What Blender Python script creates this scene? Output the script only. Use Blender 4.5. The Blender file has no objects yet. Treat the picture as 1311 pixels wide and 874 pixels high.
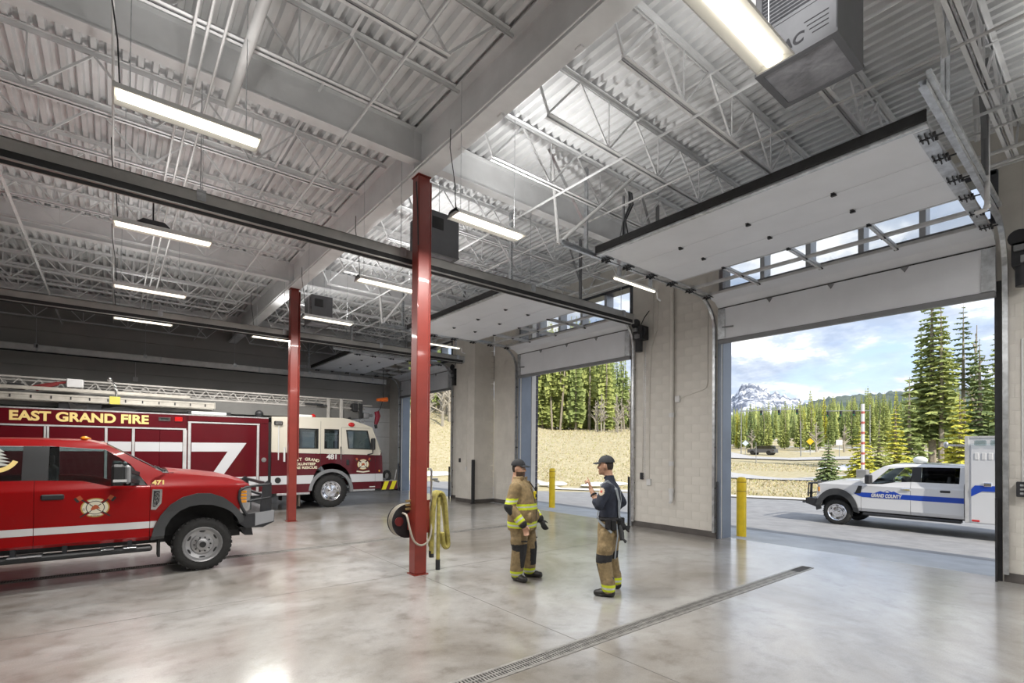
import bpy, bmesh, math, random
from mathutils import Vector, Matrix
R = math.radians
scene = bpy.context.scene
COL = scene.collection
# ---------------------------------------------------------------- camera, world, sun, exposure
cam = bpy.data.objects.new('camera', bpy.data.cameras.new('camera'))
COL.objects.link(cam)
yaw, pitch, roll = R(51.3268), R(0.6741), R(0.4491)
_F = Vector((math.cos(pitch)*math.cos(yaw), math.cos(pitch)*math.sin(yaw), math.sin(pitch)))
_R0 = Vector((math.sin(yaw), -math.cos(yaw), 0)); _U0 = _R0.cross(_F)
_R = _R0*math.cos(roll)+_U0*math.sin(roll); _U = -_R0*math.sin(roll)+_U0*math.cos(roll)
M = Matrix.Identity(4)
for i in range(3):
    M[i][0], M[i][1], M[i][2] = _R[i], _U[i], -_F[i]
M[2][3] = 1.9
cam.matrix_world = M
cam.data.sensor_width = 36; cam.data.lens = 36*637.23/1311
cam.data.shift_y = (568.95-437)/1311
cam.data.clip_end = 9000; cam.data.clip_start = 0.05
scene.camera = cam
vs = scene.view_settings
vs.view_transform = 'Standard'; vs.look = 'None'; vs.gamma = 1; vs.use_curve_mapping = False
vs.exposure = 0.72
LAMP = 72.0           # watts of one ceiling strip
FILLUP = 5.0             # watts of the up-facing fill added above each strip
sun = bpy.data.objects.new('sun', bpy.data.lights.new('sun', 'SUN')); COL.objects.link(sun)
sun.data.energy = 3.2; sun.data.angle = R(0.6); sun.data.color = (1, .93, .82)
_sd = Vector((-0.20, -0.78, 0.60)).normalized()
sun.rotation_euler = _sd.to_track_quat('Z', 'Y').to_euler()
w = bpy.data.worlds.new('sky'); scene.world = w; w.use_nodes = True
nt = w.node_tree; nt.nodes.clear()
def N(nt, t, **k):
    n = nt.nodes.new(t)
    for a, b in k.items():
        if a in n.inputs: n.inputs[a].default_value = b
        else: setattr(n, a, b)
    return n
def ramp(nt, stops):
    n = nt.nodes.new('ShaderNodeValToRGB'); e = n.color_ramp.elements
    while len(e) < len(stops): e.new(.5)
    for q, (p, c) in zip(e, stops):
        q.position = p; q.color = (*c, 1) if len(c) == 3 else c
    return n
tc = N(nt, 'ShaderNodeTexCoord'); sep = N(nt, 'ShaderNodeSeparateXYZ')
nt.links.new(tc.outputs['Generated'], sep.inputs[0])
blue = ramp(nt, [(0, (.60, .70, .84)), (.18, (.40, .55, .80)), (.6, (.20, .36, .68)), (1, (.16, .30, .62))])
nt.links.new(sep.outputs['Z'], blue.inputs[0])
add = N(nt, 'ShaderNodeMath', operation='ADD'); add.inputs[1].default_value = 0.22
nt.links.new(sep.outputs['Z'], add.inputs[0])
mx = N(nt, 'ShaderNodeMath', operation='MAXIMUM'); mx.inputs[1].default_value = 0.05
nt.links.new(add.outputs[0], mx.inputs[0])
dv = N(nt, 'ShaderNodeVectorMath', operation='DIVIDE')
cmb = N(nt, 'ShaderNodeCombineXYZ')
for i in range(3): nt.links.new(mx.outputs[0], cmb.inputs[i])
nt.links.new(tc.outputs['Generated'], dv.inputs[0]); nt.links.new(cmb.outputs[0], dv.inputs[1])
nz = N(nt, 'ShaderNodeTexNoise', Scale=1.7, Detail=9.0, Roughness=.56, Distortion=.25)
nt.links.new(dv.outputs[0], nz.inputs['Vector'])
cl = ramp(nt, [(.28, (0, 0, 0)), (.42, (.8, .8, .8)), (.52, (1, 1, 1))])
nt.links.new(nz.outputs['Fac'], cl.inputs[0])
nz2 = N(nt, 'ShaderNodeTexNoise', Scale=3.4, Detail=6.0, Roughness=.6)
nt.links.new(dv.outputs[0], nz2.inputs['Vector'])
cc = ramp(nt, [(.38, (.36, .42, .53)), (.50, (.50, .56, .66)), (.60, (.90, .91, .93))])
nt.links.new(nz2.outputs['Fac'], cc.inputs[0])
mix = N(nt, 'ShaderNodeMixRGB')
nt.links.new(cl.outputs[0], mix.inputs[0]); nt.links.new(blue.outputs[0], mix.inputs[1]); nt.links.new(cc.outputs[0], mix.inputs[2])
bg = N(nt, 'ShaderNodeBackground', Strength=1.0)
nt.links.new(mix.outputs[0], bg.inputs[0])
wo = N(nt, 'ShaderNodeOutputWorld'); nt.links.new(bg.outputs[0], wo.inputs[0])

# ---------------------------------------------------------------- helpers
MATS = {}
def mat(name, col, rough=.5, metal=0., var=0., vscale=3., bump=0., bscale=40., coat=0., spec=.5, emit=0., col2=None, lo=.35, hi=.65):
    """procedural principled material with noise variation and fine relief"""
    if name in MATS: return MATS[name]
    m = bpy.data.materials.new(name); m.use_nodes = True; t = m.node_tree
    b = t.nodes['Principled BSDF']
    b.inputs['Base Color'].default_value = (*col, 1); b.inputs['Roughness'].default_value = rough
    b.inputs['Metallic'].default_value = metal; b.inputs['Coat Weight'].default_value = coat
    b.inputs['Coat Roughness'].default_value = .06; b.inputs['Specular IOR Level'].default_value = spec
    tcn = N(t, 'ShaderNodeTexCoord')
    if var or col2:
        n = N(t, 'ShaderNodeTexNoise', Scale=vscale, Detail=5.0, Roughness=.6)
        t.links.new(tcn.outputs['Object'], n.inputs['Vector'])
        c2 = col2 or tuple(max(0, c*(1-var)) for c in col)
        c1 = col if col2 else tuple(min(1, c*(1+var*.6)) for c in col)
        r = ramp(t, [(lo, c2), (hi, c1)])
        t.links.new(n.outputs['Fac'], r.inputs[0]); t.links.new(r.outputs[0], b.inputs['Base Color'])
    if bump:
        n = N(t, 'ShaderNodeTexNoise', Scale=bscale, Detail=4.0)
        t.links.new(tcn.outputs['Object'], n.inputs['Vector'])
        u = N(t, 'ShaderNodeBump', Strength=bump, Distance=.02)
        t.links.new(n.outputs['Fac'], u.inputs['Height']); t.links.new(u.outputs[0], b.inputs['Normal'])
    if emit:
        b.inputs['Emission Color'].default_value = (*col, 1); b.inputs['Emission Strength'].default_value = emit
    MATS[name] = m; return m
def glass(name, tint=(.9, .95, .95), refl=.12):
    if name in MATS: return MATS[name]
    m = bpy.data.materials.new(name); m.use_nodes = True; t = m.node_tree; t.nodes.clear()
    a = N(t, 'ShaderNodeBsdfTransparent', Color=(*tint, 1)); g = N(t, 'ShaderNodeBsdfGlossy', Roughness=.02)
    lw = N(t, 'ShaderNodeLayerWeight', Blend=.5); mxs = N(t, 'ShaderNodeMixShader'); ad = N(t, 'ShaderNodeMath', operation='MULTIPLY_ADD')
    fr = N(t, 'ShaderNodeMath', operation='POWER'); fr.inputs[1].default_value = 4.5; t.links.new(lw.outputs['Facing'], fr.inputs[0])
    ad.inputs[1].default_value = .55; ad.inputs[2].default_value = .03+refl*.12
    t.links.new(fr.outputs[0], ad.inputs[0]); t.links.new(ad.outputs[0], mxs.inputs[0])
    t.links.new(a.outputs[0], mxs.inputs[1]); t.links.new(g.outputs[0], mxs.inputs[2])
    o = N(t, 'ShaderNodeOutputMaterial'); t.links.new(mxs.outputs[0], o.inputs[0])
    MATS[name] = m; return m
def root_loc(o):
    while o.parent: o = o.parent
    return o.location.copy() if o.type == 'EMPTY' else Vector((0, 0, 0))
class MB:
    def __init__(s): s.v = []; s.f = []; s.m = []
    def add(s, v, f, mi=0):
        o = len(s.v); s.v += [tuple(p) for p in v]; s.f += [tuple(i+o for i in q) for q in f]; s.m += [mi]*len(f); return s
    def box(s, x0, x1, y0, y1, z0, z1, mi=0):
        v = [(x, y, z) for x in (x0, x1) for y in (y0, y1) for z in (z0, z1)]
        return s.add(v, [(0, 1, 3, 2), (4, 6, 7, 5), (0, 4, 5, 1), (2, 3, 7, 6), (0, 2, 6, 4), (1, 5, 7, 3)], mi)
    def cbox(s, x0, x1, y0, y1, z0, z1, c=.01, mi=0):
        """box with chamfered edges"""
        v = []; 
        for ax in range(3):
            for sx in (0, 1):
                for sy in (0, 1):
                    for sz in (0, 1):
                        p = [(x0, x1)[sx], (y0, y1)[sy], (z0, z1)[sz]]; g = (sx, sy, sz)
                        for k in range(3):
                            if k != ax: p[k] += c if g[k] == 0 else -c
                        v.append(tuple(p))
        I = lambda ax, a, b, d: ax*8+a*4+b*2+d
        f = []
        for d in (0, 1):
            f.append([I(0, d, *q) for q in ((0, 0), (0, 1), (1, 1), (1, 0))])
            f.append([I(1, q[0], d, q[1]) for q in ((0, 0), (0, 1), (1, 1), (1, 0))])
            f.append([I(2, *q, d) for q in ((0, 0), (0, 1), (1, 1), (1, 0))])
        for a in (0, 1):
            for b in (0, 1):
                f.append([I(0, a, b, 0), I(0, a, b, 1), I(1, a, b, 1), I(1, a, b, 0)])
                f.append([I(0, a, 0, b), I(0, a, 1, b), I(2, a, 1, b), I(2, a, 0, b)])
                f.append([I(1, 0, a, b), I(1, 1, a, b), I(2, 1, a, b), I(2, 0, a, b)])
                for d in (0, 1): f.append([I(0, a, b, d), I(1, a, b, d), I(2, a, b, d)])
        return s.add(v, f, mi)
    def prism(s, poly, ax, a, b, mi=0):
        """polygon in the plane across axis ax, swept from a to b"""
        P = {'x': lambda p, t: (t, p[0], p[1]), 'y': lambda p, t: (p[0], t, p[1]), 'z': lambda p, t: (p[0], p[1], t)}[ax]
        n = len(poly); v = [P(p, a) for p in poly]+[P(p, b) for p in poly]
        f = [tuple(range(n)), tuple(range(2*n-1, n-1, -1))]+[(i, (i+1) % n, n+(i+1) % n, n+i) for i in range(n)]
        return s.add(v, f, mi)
    def bar(s, p0, p1, w, h, mi=0):
        """rectangular bar, w across the horizontal, h the other way"""
        p0 = Vector(p0); p1 = Vector(p1); d = (p1-p0).normalized()
        up = Vector((0, 0, 1)) if abs(d.z) < .95 else Vector((0, 1, 0))
        a = d.cross(up).normalized()*w/2; b = a.cross(d).normalized()*h/2
        v = [p+i*a+j*b for p in (p0, p1) for i, j in ((-1, -1), (1, -1), (1, 1), (-1, 1))]
        return s.add(v, [(0, 1, 2, 3), (7, 6, 5, 4)]+[(i, (i+1) % 4, 4+(i+1) % 4, 4+i) for i in range(4)], mi)
    def tube(s, path, r, n=8, mi=0, close=False):
        path = [Vector(p) for p in path]; m = len(path); rr = r if isinstance(r, (list, tuple)) else [r]*m
        rings = []; ref = None
        for i, p in enumerate(path):
            if close: d = path[(i+1) % m]-path[i-1]
            else: d = path[min(i+1, m-1)]-path[max(i-1, 0)]
            d.normalize()
            if ref is None: ref = d.orthogonal().normalized()
            a = (ref-d*ref.dot(d)); a = a.normalized() if a.length > 1e-6 else d.orthogonal().normalized(); ref = a; b = d.cross(a)
            rings.append([p+(a*math.cos(2*math.pi*k/n)+b*math.sin(2*math.pi*k/n))*rr[i] for k in range(n)])
        v = [q for g in rings for q in g]
        f = [(i*n+k, i*n+(k+1) % n, (i+1) % m*n+(k+1) % n, (i+1) % m*n+k) for i in range(m if close else m-1) for k in range(n)]
        if not close: f += [tuple(range(n-1, -1, -1)), tuple(range((m-1)*n, m*n))]
        return s.add(v, f, mi)
    def lathe(s, prof, c, ax, n=24, mi=0):
        """profile of (radius, offset along axis) turned about axis ax through c"""
        v = []; m = len(prof)
        for r, h in prof:
            for k in range(n):
                a, b = r*math.cos(2*math.pi*k/n), r*math.sin(2*math.pi*k/n)
                o = {'x': (h, a, b), 'y': (a, h, b), 'z': (a, b, h)}[ax]
                v.append((c[0]+o[0], c[1]+o[1], c[2]+o[2]))
        f = [(i*n+k, i*n+(k+1) % n, (i+1)*n+(k+1) % n, (i+1)*n+k) for i in range(m-1) for k in range(n)]
        f += [tuple(range(n)), tuple(range((m-1)*n, m*n))]
        return s.add(v, f, mi)
    def ell(s, c, r, n=12, m=8, mi=0):
        v = [(c[0]+r[0]*math.sin(math.pi*i/m)*math.cos(2*math.pi*k/n), c[1]+r[1]*math.sin(math.pi*i/m)*math.sin(2*math.pi*k/n), c[2]+r[2]*math.cos(math.pi*i/m)) for i in range(m+1) for k in range(n)]
        return s.add(v, [(i*n+k, i*n+(k+1) % n, (i+1)*n+(k+1) % n, (i+1)*n+k) for i in range(m) for k in range(n)], mi)
    def loft(s, rings, mi=0):
        n = len(rings[0]); m = len(rings); v = [q for g in rings for q in g]
        f = [(i*n+k, i*n+(k+1) % n, (i+1)*n+(k+1) % n, (i+1)*n+k) for i in range(m-1) for k in range(n)]
        return s.add(v, f+[tuple(range(n-1, -1, -1)), tuple(range((m-1)*n, m*n))], mi)
    def mesh(s, name, mats, off=Vector((0, 0, 0)), smooth=None, fix=True):
        me = bpy.data.meshes.new(name)
        me.from_pydata([(p[0]-off.x, p[1]-off.y, p[2]-off.z) for p in s.v], [], s.f)
        for q in (mats if isinstance(mats, (list, tuple)) else [mats]): me.materials.append(q)
        if any(s.m): me.polygons.foreach_set('material_index', s.m)
        if fix:
            b = bmesh.new(); b.from_mesh(me); bmesh.ops.recalc_face_normals(b, faces=b.faces); b.to_mesh(me); b.free()
        if smooth is not None:
            me.polygons.foreach_set('use_smooth', [True]*len(me.polygons)); me.set_sharp_from_angle(angle=R(smooth))
        me.update(); return me
    def build(s, name, mats, parent=None, smooth=None, fix=True):
        off = root_loc(parent) if parent else Vector((0, 0, 0))
        o = bpy.data.objects.new(name, s.mesh(name, mats, off, smooth, fix)); COL.objects.link(o)
        if parent: o.parent = parent
        return o
def tag(o, label, cat, group=None, kind=None):
    o['label'] = label; o['category'] = cat
    if group: o['group'] = group
    if kind: o['kind'] = kind
    return o
def thing(name, label, cat, loc=(0, 0, 0), group=None):
    o = bpy.data.objects.new(name, None); COL.objects.link(o); o.location = loc; o.empty_display_size = .1
    return tag(o, label, cat, group)
def struct(name, loc=None):
    o = bpy.data.objects.new(name, None); COL.objects.link(o); o['kind'] = 'structure'; o.empty_display_size = .1
    if loc: o.location = loc
    return o
def S(o): o['kind'] = 'structure'; return o
def dup(o, parent=None):
    c = o.copy(); COL.objects.link(c)
    if parent: c.parent = parent
    for ch in list(o.children): dup(ch, c)
    return c
def inst(name, me, parent, loc=(0, 0, 0), rot=None, scale=None):
    o = bpy.data.objects.new(name, me); COL.objects.link(o); o.parent = parent; o.location = loc
    if rot: o.rotation_euler = rot
    if scale: o.scale = scale
    return o
FONT = bpy.data.curves.new('lettering', 'FONT')
def text(name, body, h, width, loc, rot, m, parent, depth=.003, bold=.0, shear=0, bend=0):
    """flat lettering of cap height h, stretched to the given width, centred at loc"""
    cu = bpy.data.curves.new(name, 'FONT'); cu.body = body; cu.size = h/.69; cu.align_x = 'CENTER'; cu.align_y = 'CENTER'
    cu.offset = bold; cu.extrude = depth; cu.shear = shear; cu.materials.append(m)
    tmp = bpy.data.objects.new('tmp', cu); COL.objects.link(tmp)
    me = bpy.data.meshes.new_from_object(tmp.evaluated_get(bpy.context.evaluated_depsgraph_get())); bpy.data.objects.remove(tmp)
    bpy.data.curves.remove(cu); me.name = name
    xs = [v.co.x for v in me.vertices]; k = width/(max(xs)-min(xs)) if width and xs else 1
    for v in me.vertices: v.co.x *= k
    o = bpy.data.objects.new(name, me); COL.objects.link(o); off = root_loc(parent) if parent else Vector((0, 0, 0))
    if parent: o.parent = parent
    o.location = Vector(loc)-off; o.rotation_euler = rot
    return o
def curve(P, n=5):
    """smooth path through the points"""
    P = [Vector(p) for p in P]; Q = [P[0]*2-P[1]]+P+[P[-1]*2-P[-2]]; out = []
    for i in range(1, len(Q)-2):
        a, b, c, d = Q[i-1:i+3]
        for k in range(n):
            t = k/n; out.append(.5*((2*b)+(c-a)*t+(2*a-5*b+4*c-d)*t*t+(3*b-a-3*c+d)*t**3))
    return out+[P[-1]]
def arc(cx, cy, r, a0, a1, n):
    return [(cx+r*math.cos(R(a0+(a1-a0)*i/n)), cy+r*math.sin(R(a0+(a1-a0)*i/n))) for i in range(n+1)]
rnd = random.Random(7)
# ---------------------------------------------------------------- materials
WHT = mat('white_ceiling_paint', (.86, .87, .88), .55, var=.10, vscale=1.2)
DECK = mat('deck_paint', (.82, .83, .84), .6, var=.14, vscale=.8)
CMU = mat('cream_block_paint', (.66, .63, .58), .6, var=.07, vscale=2.5, bump=.12, bscale=60)
WALLM = mat('grey_wall_panel', (.42, .41, .395), .5, var=.08, vscale=.7)
WALLDAY = mat('daylit_wall_panel', (.80, .80, .80), .5, var=.05)  # back wall end by the doors, daylight on it put into the colour
BASE = mat('rubber_base', (.10, .09, .085), .5, var=.2)
GALV = mat('galvanised_steel', (.60, .62, .64), .34, .85, var=.25, vscale=9)
ALU = mat('brushed_aluminium', (.66, .66, .66), .36, .45, var=.12, vscale=4)
DARK = mat('black_steel', (.025, .026, .03), .45, var=.3, vscale=8)
RUB = mat('black_rubber', (.018, .018, .019), .65, var=.3, vscale=12)
GREY = mat('grey_painted_steel', (.22, .225, .235), .42, var=.1)
JAMB = mat('blue_grey_jamb_paint', (.21, .245, .30), .35, var=.12, vscale=1.5)
DOORW = mat('white_door_skin', (.78, .80, .84), .40, var=.04, vscale=1.5, bump=.05, bscale=130)
RED = mat('red_column_paint', (.23, .028, .018), .38, var=.12, vscale=2.5, coat=.2)
PVC = mat('white_pipe_paint', (.66, .66, .66), .4, var=.06)
YEL = mat('yellow_bollard_paint', (.88, .62, .02), .4, var=.12, vscale=4)
GLS = glass('clear_glass', (.985, .99, .99), .05); GLT = glass('tinted_glass', (.72, .78, .78), .25); GLD = glass('dark_glass', (.10, .11, .12), .35)
BRK = mat('dark_brick', (.085, .075, .095), .8, var=.35, vscale=6, bump=.3, bscale=50)
MORT = mat('mortar', (.42, .41, .40), .9, var=.1)
# polished concrete
def concrete():
    m = bpy.data.materials.new('polished_concrete'); m.use_nodes = True; t = m.node_tree; b = t.nodes['Principled BSDF']
    c = N(t, 'ShaderNodeTexCoord')
    n1 = N(t, 'ShaderNodeTexNoise', Scale=.42, Detail=7.0, Roughness=.62, Distortion=.6)
    n2 = N(t, 'ShaderNodeTexNoise', Scale=3.2, Detail=8.0, Roughness=.68)
    n3 = N(t, 'ShaderNodeTexNoise', Scale=85., Detail=2.0)
    for n in (n1, n2, n3): t.links.new(c.outputs['Object'], n.inputs['Vector'])
    r1 = ramp(t, [(.30, (.185, .16, .13)), (.45, (.30, .28, .255)), (.58, (.40, .39, .375)), (.72, (.50, .495, .485))])
    t.links.new(n1.outputs['Fac'], r1.inputs[0])
    r2 = ramp(t, [(.32, (.58, .55, .51)), (.48, (.97, .97, .97)), (.70, (1.16, 1.16, 1.15))]); t.links.new(n2.outputs['Fac'], r2.inputs[0])
    mu = N(t, 'ShaderNodeMixRGB', blend_type='MULTIPLY'); mu.inputs[0].default_value = .8
    t.links.new(r1.outputs[0], mu.inputs[1]); t.links.new(r2.outputs[0], mu.inputs[2])
    r3 = ramp(t, [(.35, (.88, .88, .88)), (.6, (1.05, 1.05, 1.05))]); t.links.new(n3.outputs['Fac'], r3.inputs[0])
    m2 = N(t, 'ShaderNodeMixRGB', blend_type='MULTIPLY'); m2.inputs[0].default_value = .7
    t.links.new(mu.outputs[0], m2.inputs[1]); t.links.new(r3.outputs[0], m2.inputs[2])
    t.links.new(m2.outputs[0], b.inputs['Base Color'])
    rr = ramp(t, [(.3, (.34, .34, .34)), (.7, (.50, .50, .50))]); t.links.new(n2.outputs['Fac'], rr.inputs[0])
    t.links.new(rr.outputs[0], b.inputs['Roughness'])
    b.inputs['Specular IOR Level'].default_value = .6; b.inputs['Coat Weight'].default_value = 1.; b.inputs['Coat Roughness'].default_value = .17; b.inputs['Coat IOR'].default_value = 1.65
    bp = N(t, 'ShaderNodeBump', Strength=.05, Distance=.02); t.links.new(n2.outputs['Fac'], bp.inputs['Height']); t.links.new(bp.outputs[0], b.inputs['Normal'])
    return m
FLOORM = concrete()
APRON = mat('apron_concrete', (.40, .42, .44), .6, var=.16, vscale=1.5, bump=.1)
ASPH = mat('asphalt', (.27, .27, .275), .75, var=.18, vscale=2., bump=.2, bscale=70)
# ---------------------------------------------------------------- room shell
XW = 10.43; XO = 10.75; YB = 22.55; ZD = 6.80
XL, YF = -8.5, -7.6
S(MB().box(XL, XO-.03, YF, YB+.2, -.25, 0).build('floor', FLOORM))
# floor saw-cut joints
fj = MB()
for y in (-.2, 6.95, 13.6): fj.box(XL, XW, y-.004, y+.004, -.001, .0012)
for x in (-3.2, 3.66): fj.box(x-.004, x+.004, YF, YB, -.001, .0012)
S(fj.build('trim_1', mat('joint_dark', (.17, .16, .15), .7)))
# back wall with horizontal panel courses, each a piece of its own
bw = struct('wall_back')
MB().box(XL, XO, YB+.03, YB+.2, 0, ZD+.3).build('wall_core', WALLM, bw)
zz = [0, 1.25, 2.5, 3.2, 3.88, 4.56, 5.72, 6.80]
for i in range(len(zz)-1):
    MB().cbox(XL, 4.6 if i < 4 else XW+.02, YB, YB+.04, zz[i]+.008, zz[i+1]-.008, .006).build('wall_panel', WALLM, bw)
for i in range(4):
    MB().cbox(4.6, XW+.02, YB, YB+.04, zz[i]+.008, zz[i+1]-.008, .006).build('wall_panel', WALLDAY, bw)
S(MB().box(XL-.2, XL, YF, YB, 0, ZD+.1).build('wall_left', WALLM))
S(MB().box(XL-.2, XO, YF-.2, YF, 0, ZD+.1).build('wall_front', WALLM))
# door wall: openings, niche and piers
D = [(1.31, 5.68), (8.12, 12.63), (16.87, 21.28)]; ZH = 4.42; ZW0, ZW1 = 5.44, 6.22
wr = struct('wall_right')
c = MB()
c.box(XW, XO, YF, -5.7, 0, ZD+.1).box(XW, XO, -5.7, -1.32, ZH, ZD+.1)      # bay of a further open door beside the viewer
ys = [-1.32, D[0][0], D[0][1], D[1][0], D[1][1], D[2][0], D[2][1], YB+.2]
for i in range(0, 8, 2):
    if i == 4:
        c.box(XW, XO, D[1][1], 12.87, 0, ZD+.1).box(10.92, XO+.35, 12.6, 14.72, 0, ZD+.1)
        c.box(10.03, XO, 14.70, 15.9, 0, ZD).box(XW, XO, 15.85, D[2][0], 0, ZD+.1)
    else: c.box(XW, XO, ys[i], ys[i+1], 0, ZD+.1)
for a, b in D:
    c.box(XW, XO, a, b, ZH, ZW0).box(XW, XO, a, b, ZW1, ZD+.1)
c.build('wall_core', CMU, wr)
# painted block courses on the pier between the first two doors and beside the first door
bh, bl = .2, .4
def blocks(parent, y0, y1, x, z0, z1, name='block', joined=False, face='x'):
    cache = {}; jm = MB(); r = 0; z = z0
    while z < z1-.05:
        h = min(bh, z1-z); y = y0-(.2 if r % 2 else 0)
        while y < y1-.02:
            a, b = max(y, y0), min(y+bl, y1); L = round(b-a, 3)
            if L > .03:
                if joined: 
                    if face == 'x': jm.cbox(x-.004, x+.01, a+.0025, b-.0025, z+.0025, z+h-.0025, .0025)
                    else: jm.cbox(a+.0025, b-.0025, x-.004, x+.01, z+.0025, z+h-.0025, .0025)
                else:
                    k = (L, round(h, 3))
                    if k not in cache: cache[k] = MB().cbox(-.004, .01, .0025, L-.0025, .0025, h-.0025, .0025).mesh('block', CMU)
                    inst(name, cache[k], parent, (x, a, z))
            y += bl
        z += bh; r += 1
    if joined: o = jm.build('block_courses', CMU, parent); o['kind'] = 'stuff'
blocks(wr, D[0][1]+.10, D[1][0]-.06, XW, .14, 5.4)
blocks(wr, .1, D[0][0]-.10, XW, .14, 5.0)
blocks(wr, 14.70, 15.86, 10.03, .14, 6.7, joined=True)
blocks(wr, 10.03, 10.90, 14.70, .14, 6.7, joined=True, face='y')
blocks(wr, 12.9, 14.70, 10.92, .14, 6.7, joined=True)
blocks(wr, 21.4, YB, XW, .14, 6.0, joined=True)
for i, (a, b, x) in enumerate([(-1.25, D[0][0]-.09, XW), (D[0][1]+.09, D[1][0]-.05, XW), (12.88, 14.70, 10.92), (14.68, 15.88, 10.03), (15.9, 16.8, XW), (21.35, YB, XW)]):
    S(MB().cbox(x-.012, x+.005, a, b, 0, .135, .004).build('baseboard_right', BASE))
S(MB().cbox(10.03, 10.93, 14.688, 14.705, 0, .135, .004).build('baseboard_right', BASE))
S(MB().cbox(XL, XW, YB-.012, YB+.004, 0, .135, .004).build('baseboard_back', BASE))
# exterior brick return beside the second door
MB().box(10.98, 11.24, 12.66, 13.2, 0, 5.2).build('brick_backing', MORT, wr)
bm_ = MB().cbox(0, .27, -.012, .1, .006, .194, .006).mesh('brick', BRK)
bm2 = MB().cbox(0, .012, 0, .38, .006, .194, .006).mesh('brick', BRK)
for k in range(25):
    inst('brick', bm_, wr, (10.975, 12.655, k*.2)); inst('brick', bm2, wr, (11.24, 12.66+(.0 if k % 2 else -.0), k*.2))
# jamb steel
for i, (a, b) in enumerate(D):
    for y, s, m in ((a, 1, DARK if i != 1 else GREY), (b, -1, JAMB)):
        x1 = 10.97 if i == 1 and s < 0 else 10.86
        j = MB().box(XW+.06, x1, y-.012, y+.012, 0, ZH+.1).box(XW-.012, XW+.01, y-s*.075, y+s*.005, 0, ZH+.1)
        j.box(x1-.012, x1, y-s*.10, y, 0, ZH+.1)
        S(j.build('trim_jamb', m)).name = 'trim_%d' % (10+2*i+(s < 0))
    S(MB().box(XW+.04, 10.86, a, b, ZH-.01, ZH+.05).build('trim_%d' % (20+i), GREY))
# clerestory windows over the doors
FRM = mat('dark_window_frame', (.07, .075, .085), .4)
SILV = mat('silver_mullion', (.42, .44, .47), .35, .3)
for i, (a, b) in enumerate(D):
    wn = struct('window_%d' % (i+1))
    f = MB()
    f.cbox(XW-.02, XO+.02, a-.03, b+.03, ZW1-.06, ZW1+.03, .006).cbox(XW-.02, XO+.02, a-.03, b+.03, ZW0-.03, ZW0+.06, .006)
    f.build('window_frame', FRM, wn)
    n = 5; st = (b-a)/n
    for k in range(n+1):
        y = a+st*k
        MB().cbox(XW-.02 if k in (0, n) else XW+.03, XO, y-.045, y+.045, ZW0, ZW1, .006).build('mullion', FRM if k in (0, n) else SILV, wn)
        if k < n: MB().box(10.60, 10.606, y+.04, y+st-.04, ZW0+.05, ZW1-.05).build('pane', GLS, wn)
# roof deck: ribs running with the girder
deck = MB(); pitch = .155; x = XL; prof = []
while x < XO+.2:
    prof += [(x, ZD), (x+.055, ZD), (x+.075, ZD+.075), (x+.135, ZD+.075)]; x += pitch
n = len(prof)
v = [(p[0], YF, p[1]) for p in prof]+[(p[0], YB+.2, p[1]) for p in prof]
deck.add(v, [(i, i+1, n+i+1, n+i) for i in range(n-1)])
S(deck.build('ceiling', DECK, fix=False))
S(MB().box(XL-.2, XO+.3, YF-.2, YB+.3, ZD+.10, ZD+.4).build('roof', GREY))
# main girder, wide flange
def wbeam(p0, p1, ztop, depth, bf, tf, tw, name, m, parent):
    b = MB(); ax = 'y' if abs(p1[1]-p0[1]) > abs(p1[0]-p0[0]) else 'x'
    for (w, za, zb) in ((bf, ztop-tf, ztop), (tw, ztop-depth+tf, ztop-tf), (bf, ztop-depth, ztop-depth+tf)):
        if ax == 'y': b.box(p0[0]-w/2, p0[0]+w/2, p0[1], p1[1], za, zb)
        else: b.box(p0[0], p1[0], p0[1]-w/2, p0[1]+w/2, za, zb)
    return b.build(name, m, parent)
XG = 3.66
g = thing('roof_girder', 'deep white wide-flange girder running over the red columns under the deck', 'girder', (XG, 9, 6.1))
wbeam((XG, YF+.02), (XG, YB), ZD-.005, .69, .27, .022, .016, 'beam', WHT, g)
for yc in (-.1, 6.87, 13.87, 20.84):
    for s in (-1, 1): MB().box(XG+s*.008, XG+s*.13, yc-.008, yc+.008, ZD-.675, ZD-.025).build('stiffener', WHT, g)
MB().tube([(XG-.16, y, 6.135) for y in (YF, YB)], .012, 6).build('conduit', WHT, g)
MB().tube([(XG+.15, y, 6.165) for y in (YF, YB)], .014, 6).build('conduit', WHT, g)
for k, y in enumerate((2.2, 3.55, 4.9, 5.8)):
    MB().cbox(XG+.05, XG+.11, y, y+.09, 6.085, 6.112, .004).build('clip', WHT, g)
# cross beams on the column lines
YC = [-.13, 6.87, 13.87, 20.87]
for k, y in enumerate(YC):
    for s, (a, b) in (('west', (XL, XG-.02)), ('east', (XG+.02, XW))):
        q = thing('cross_beam', 'white solid cross beam of the roof on the %s column line, %s of the girder' % (('hidden nearest', 'near red column', 'far red column', 'back wall')[k], 'on the lamp-row side' if s == 'west' else 'on the overhead-door side'), 'beam', ((a+b)/2, y, 6.3), 'cross beams on the column lines')
        wbeam((a, y), (b, y), ZD-.006, .50, .18, .016, .012, 'beam', WHT, q)
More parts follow.
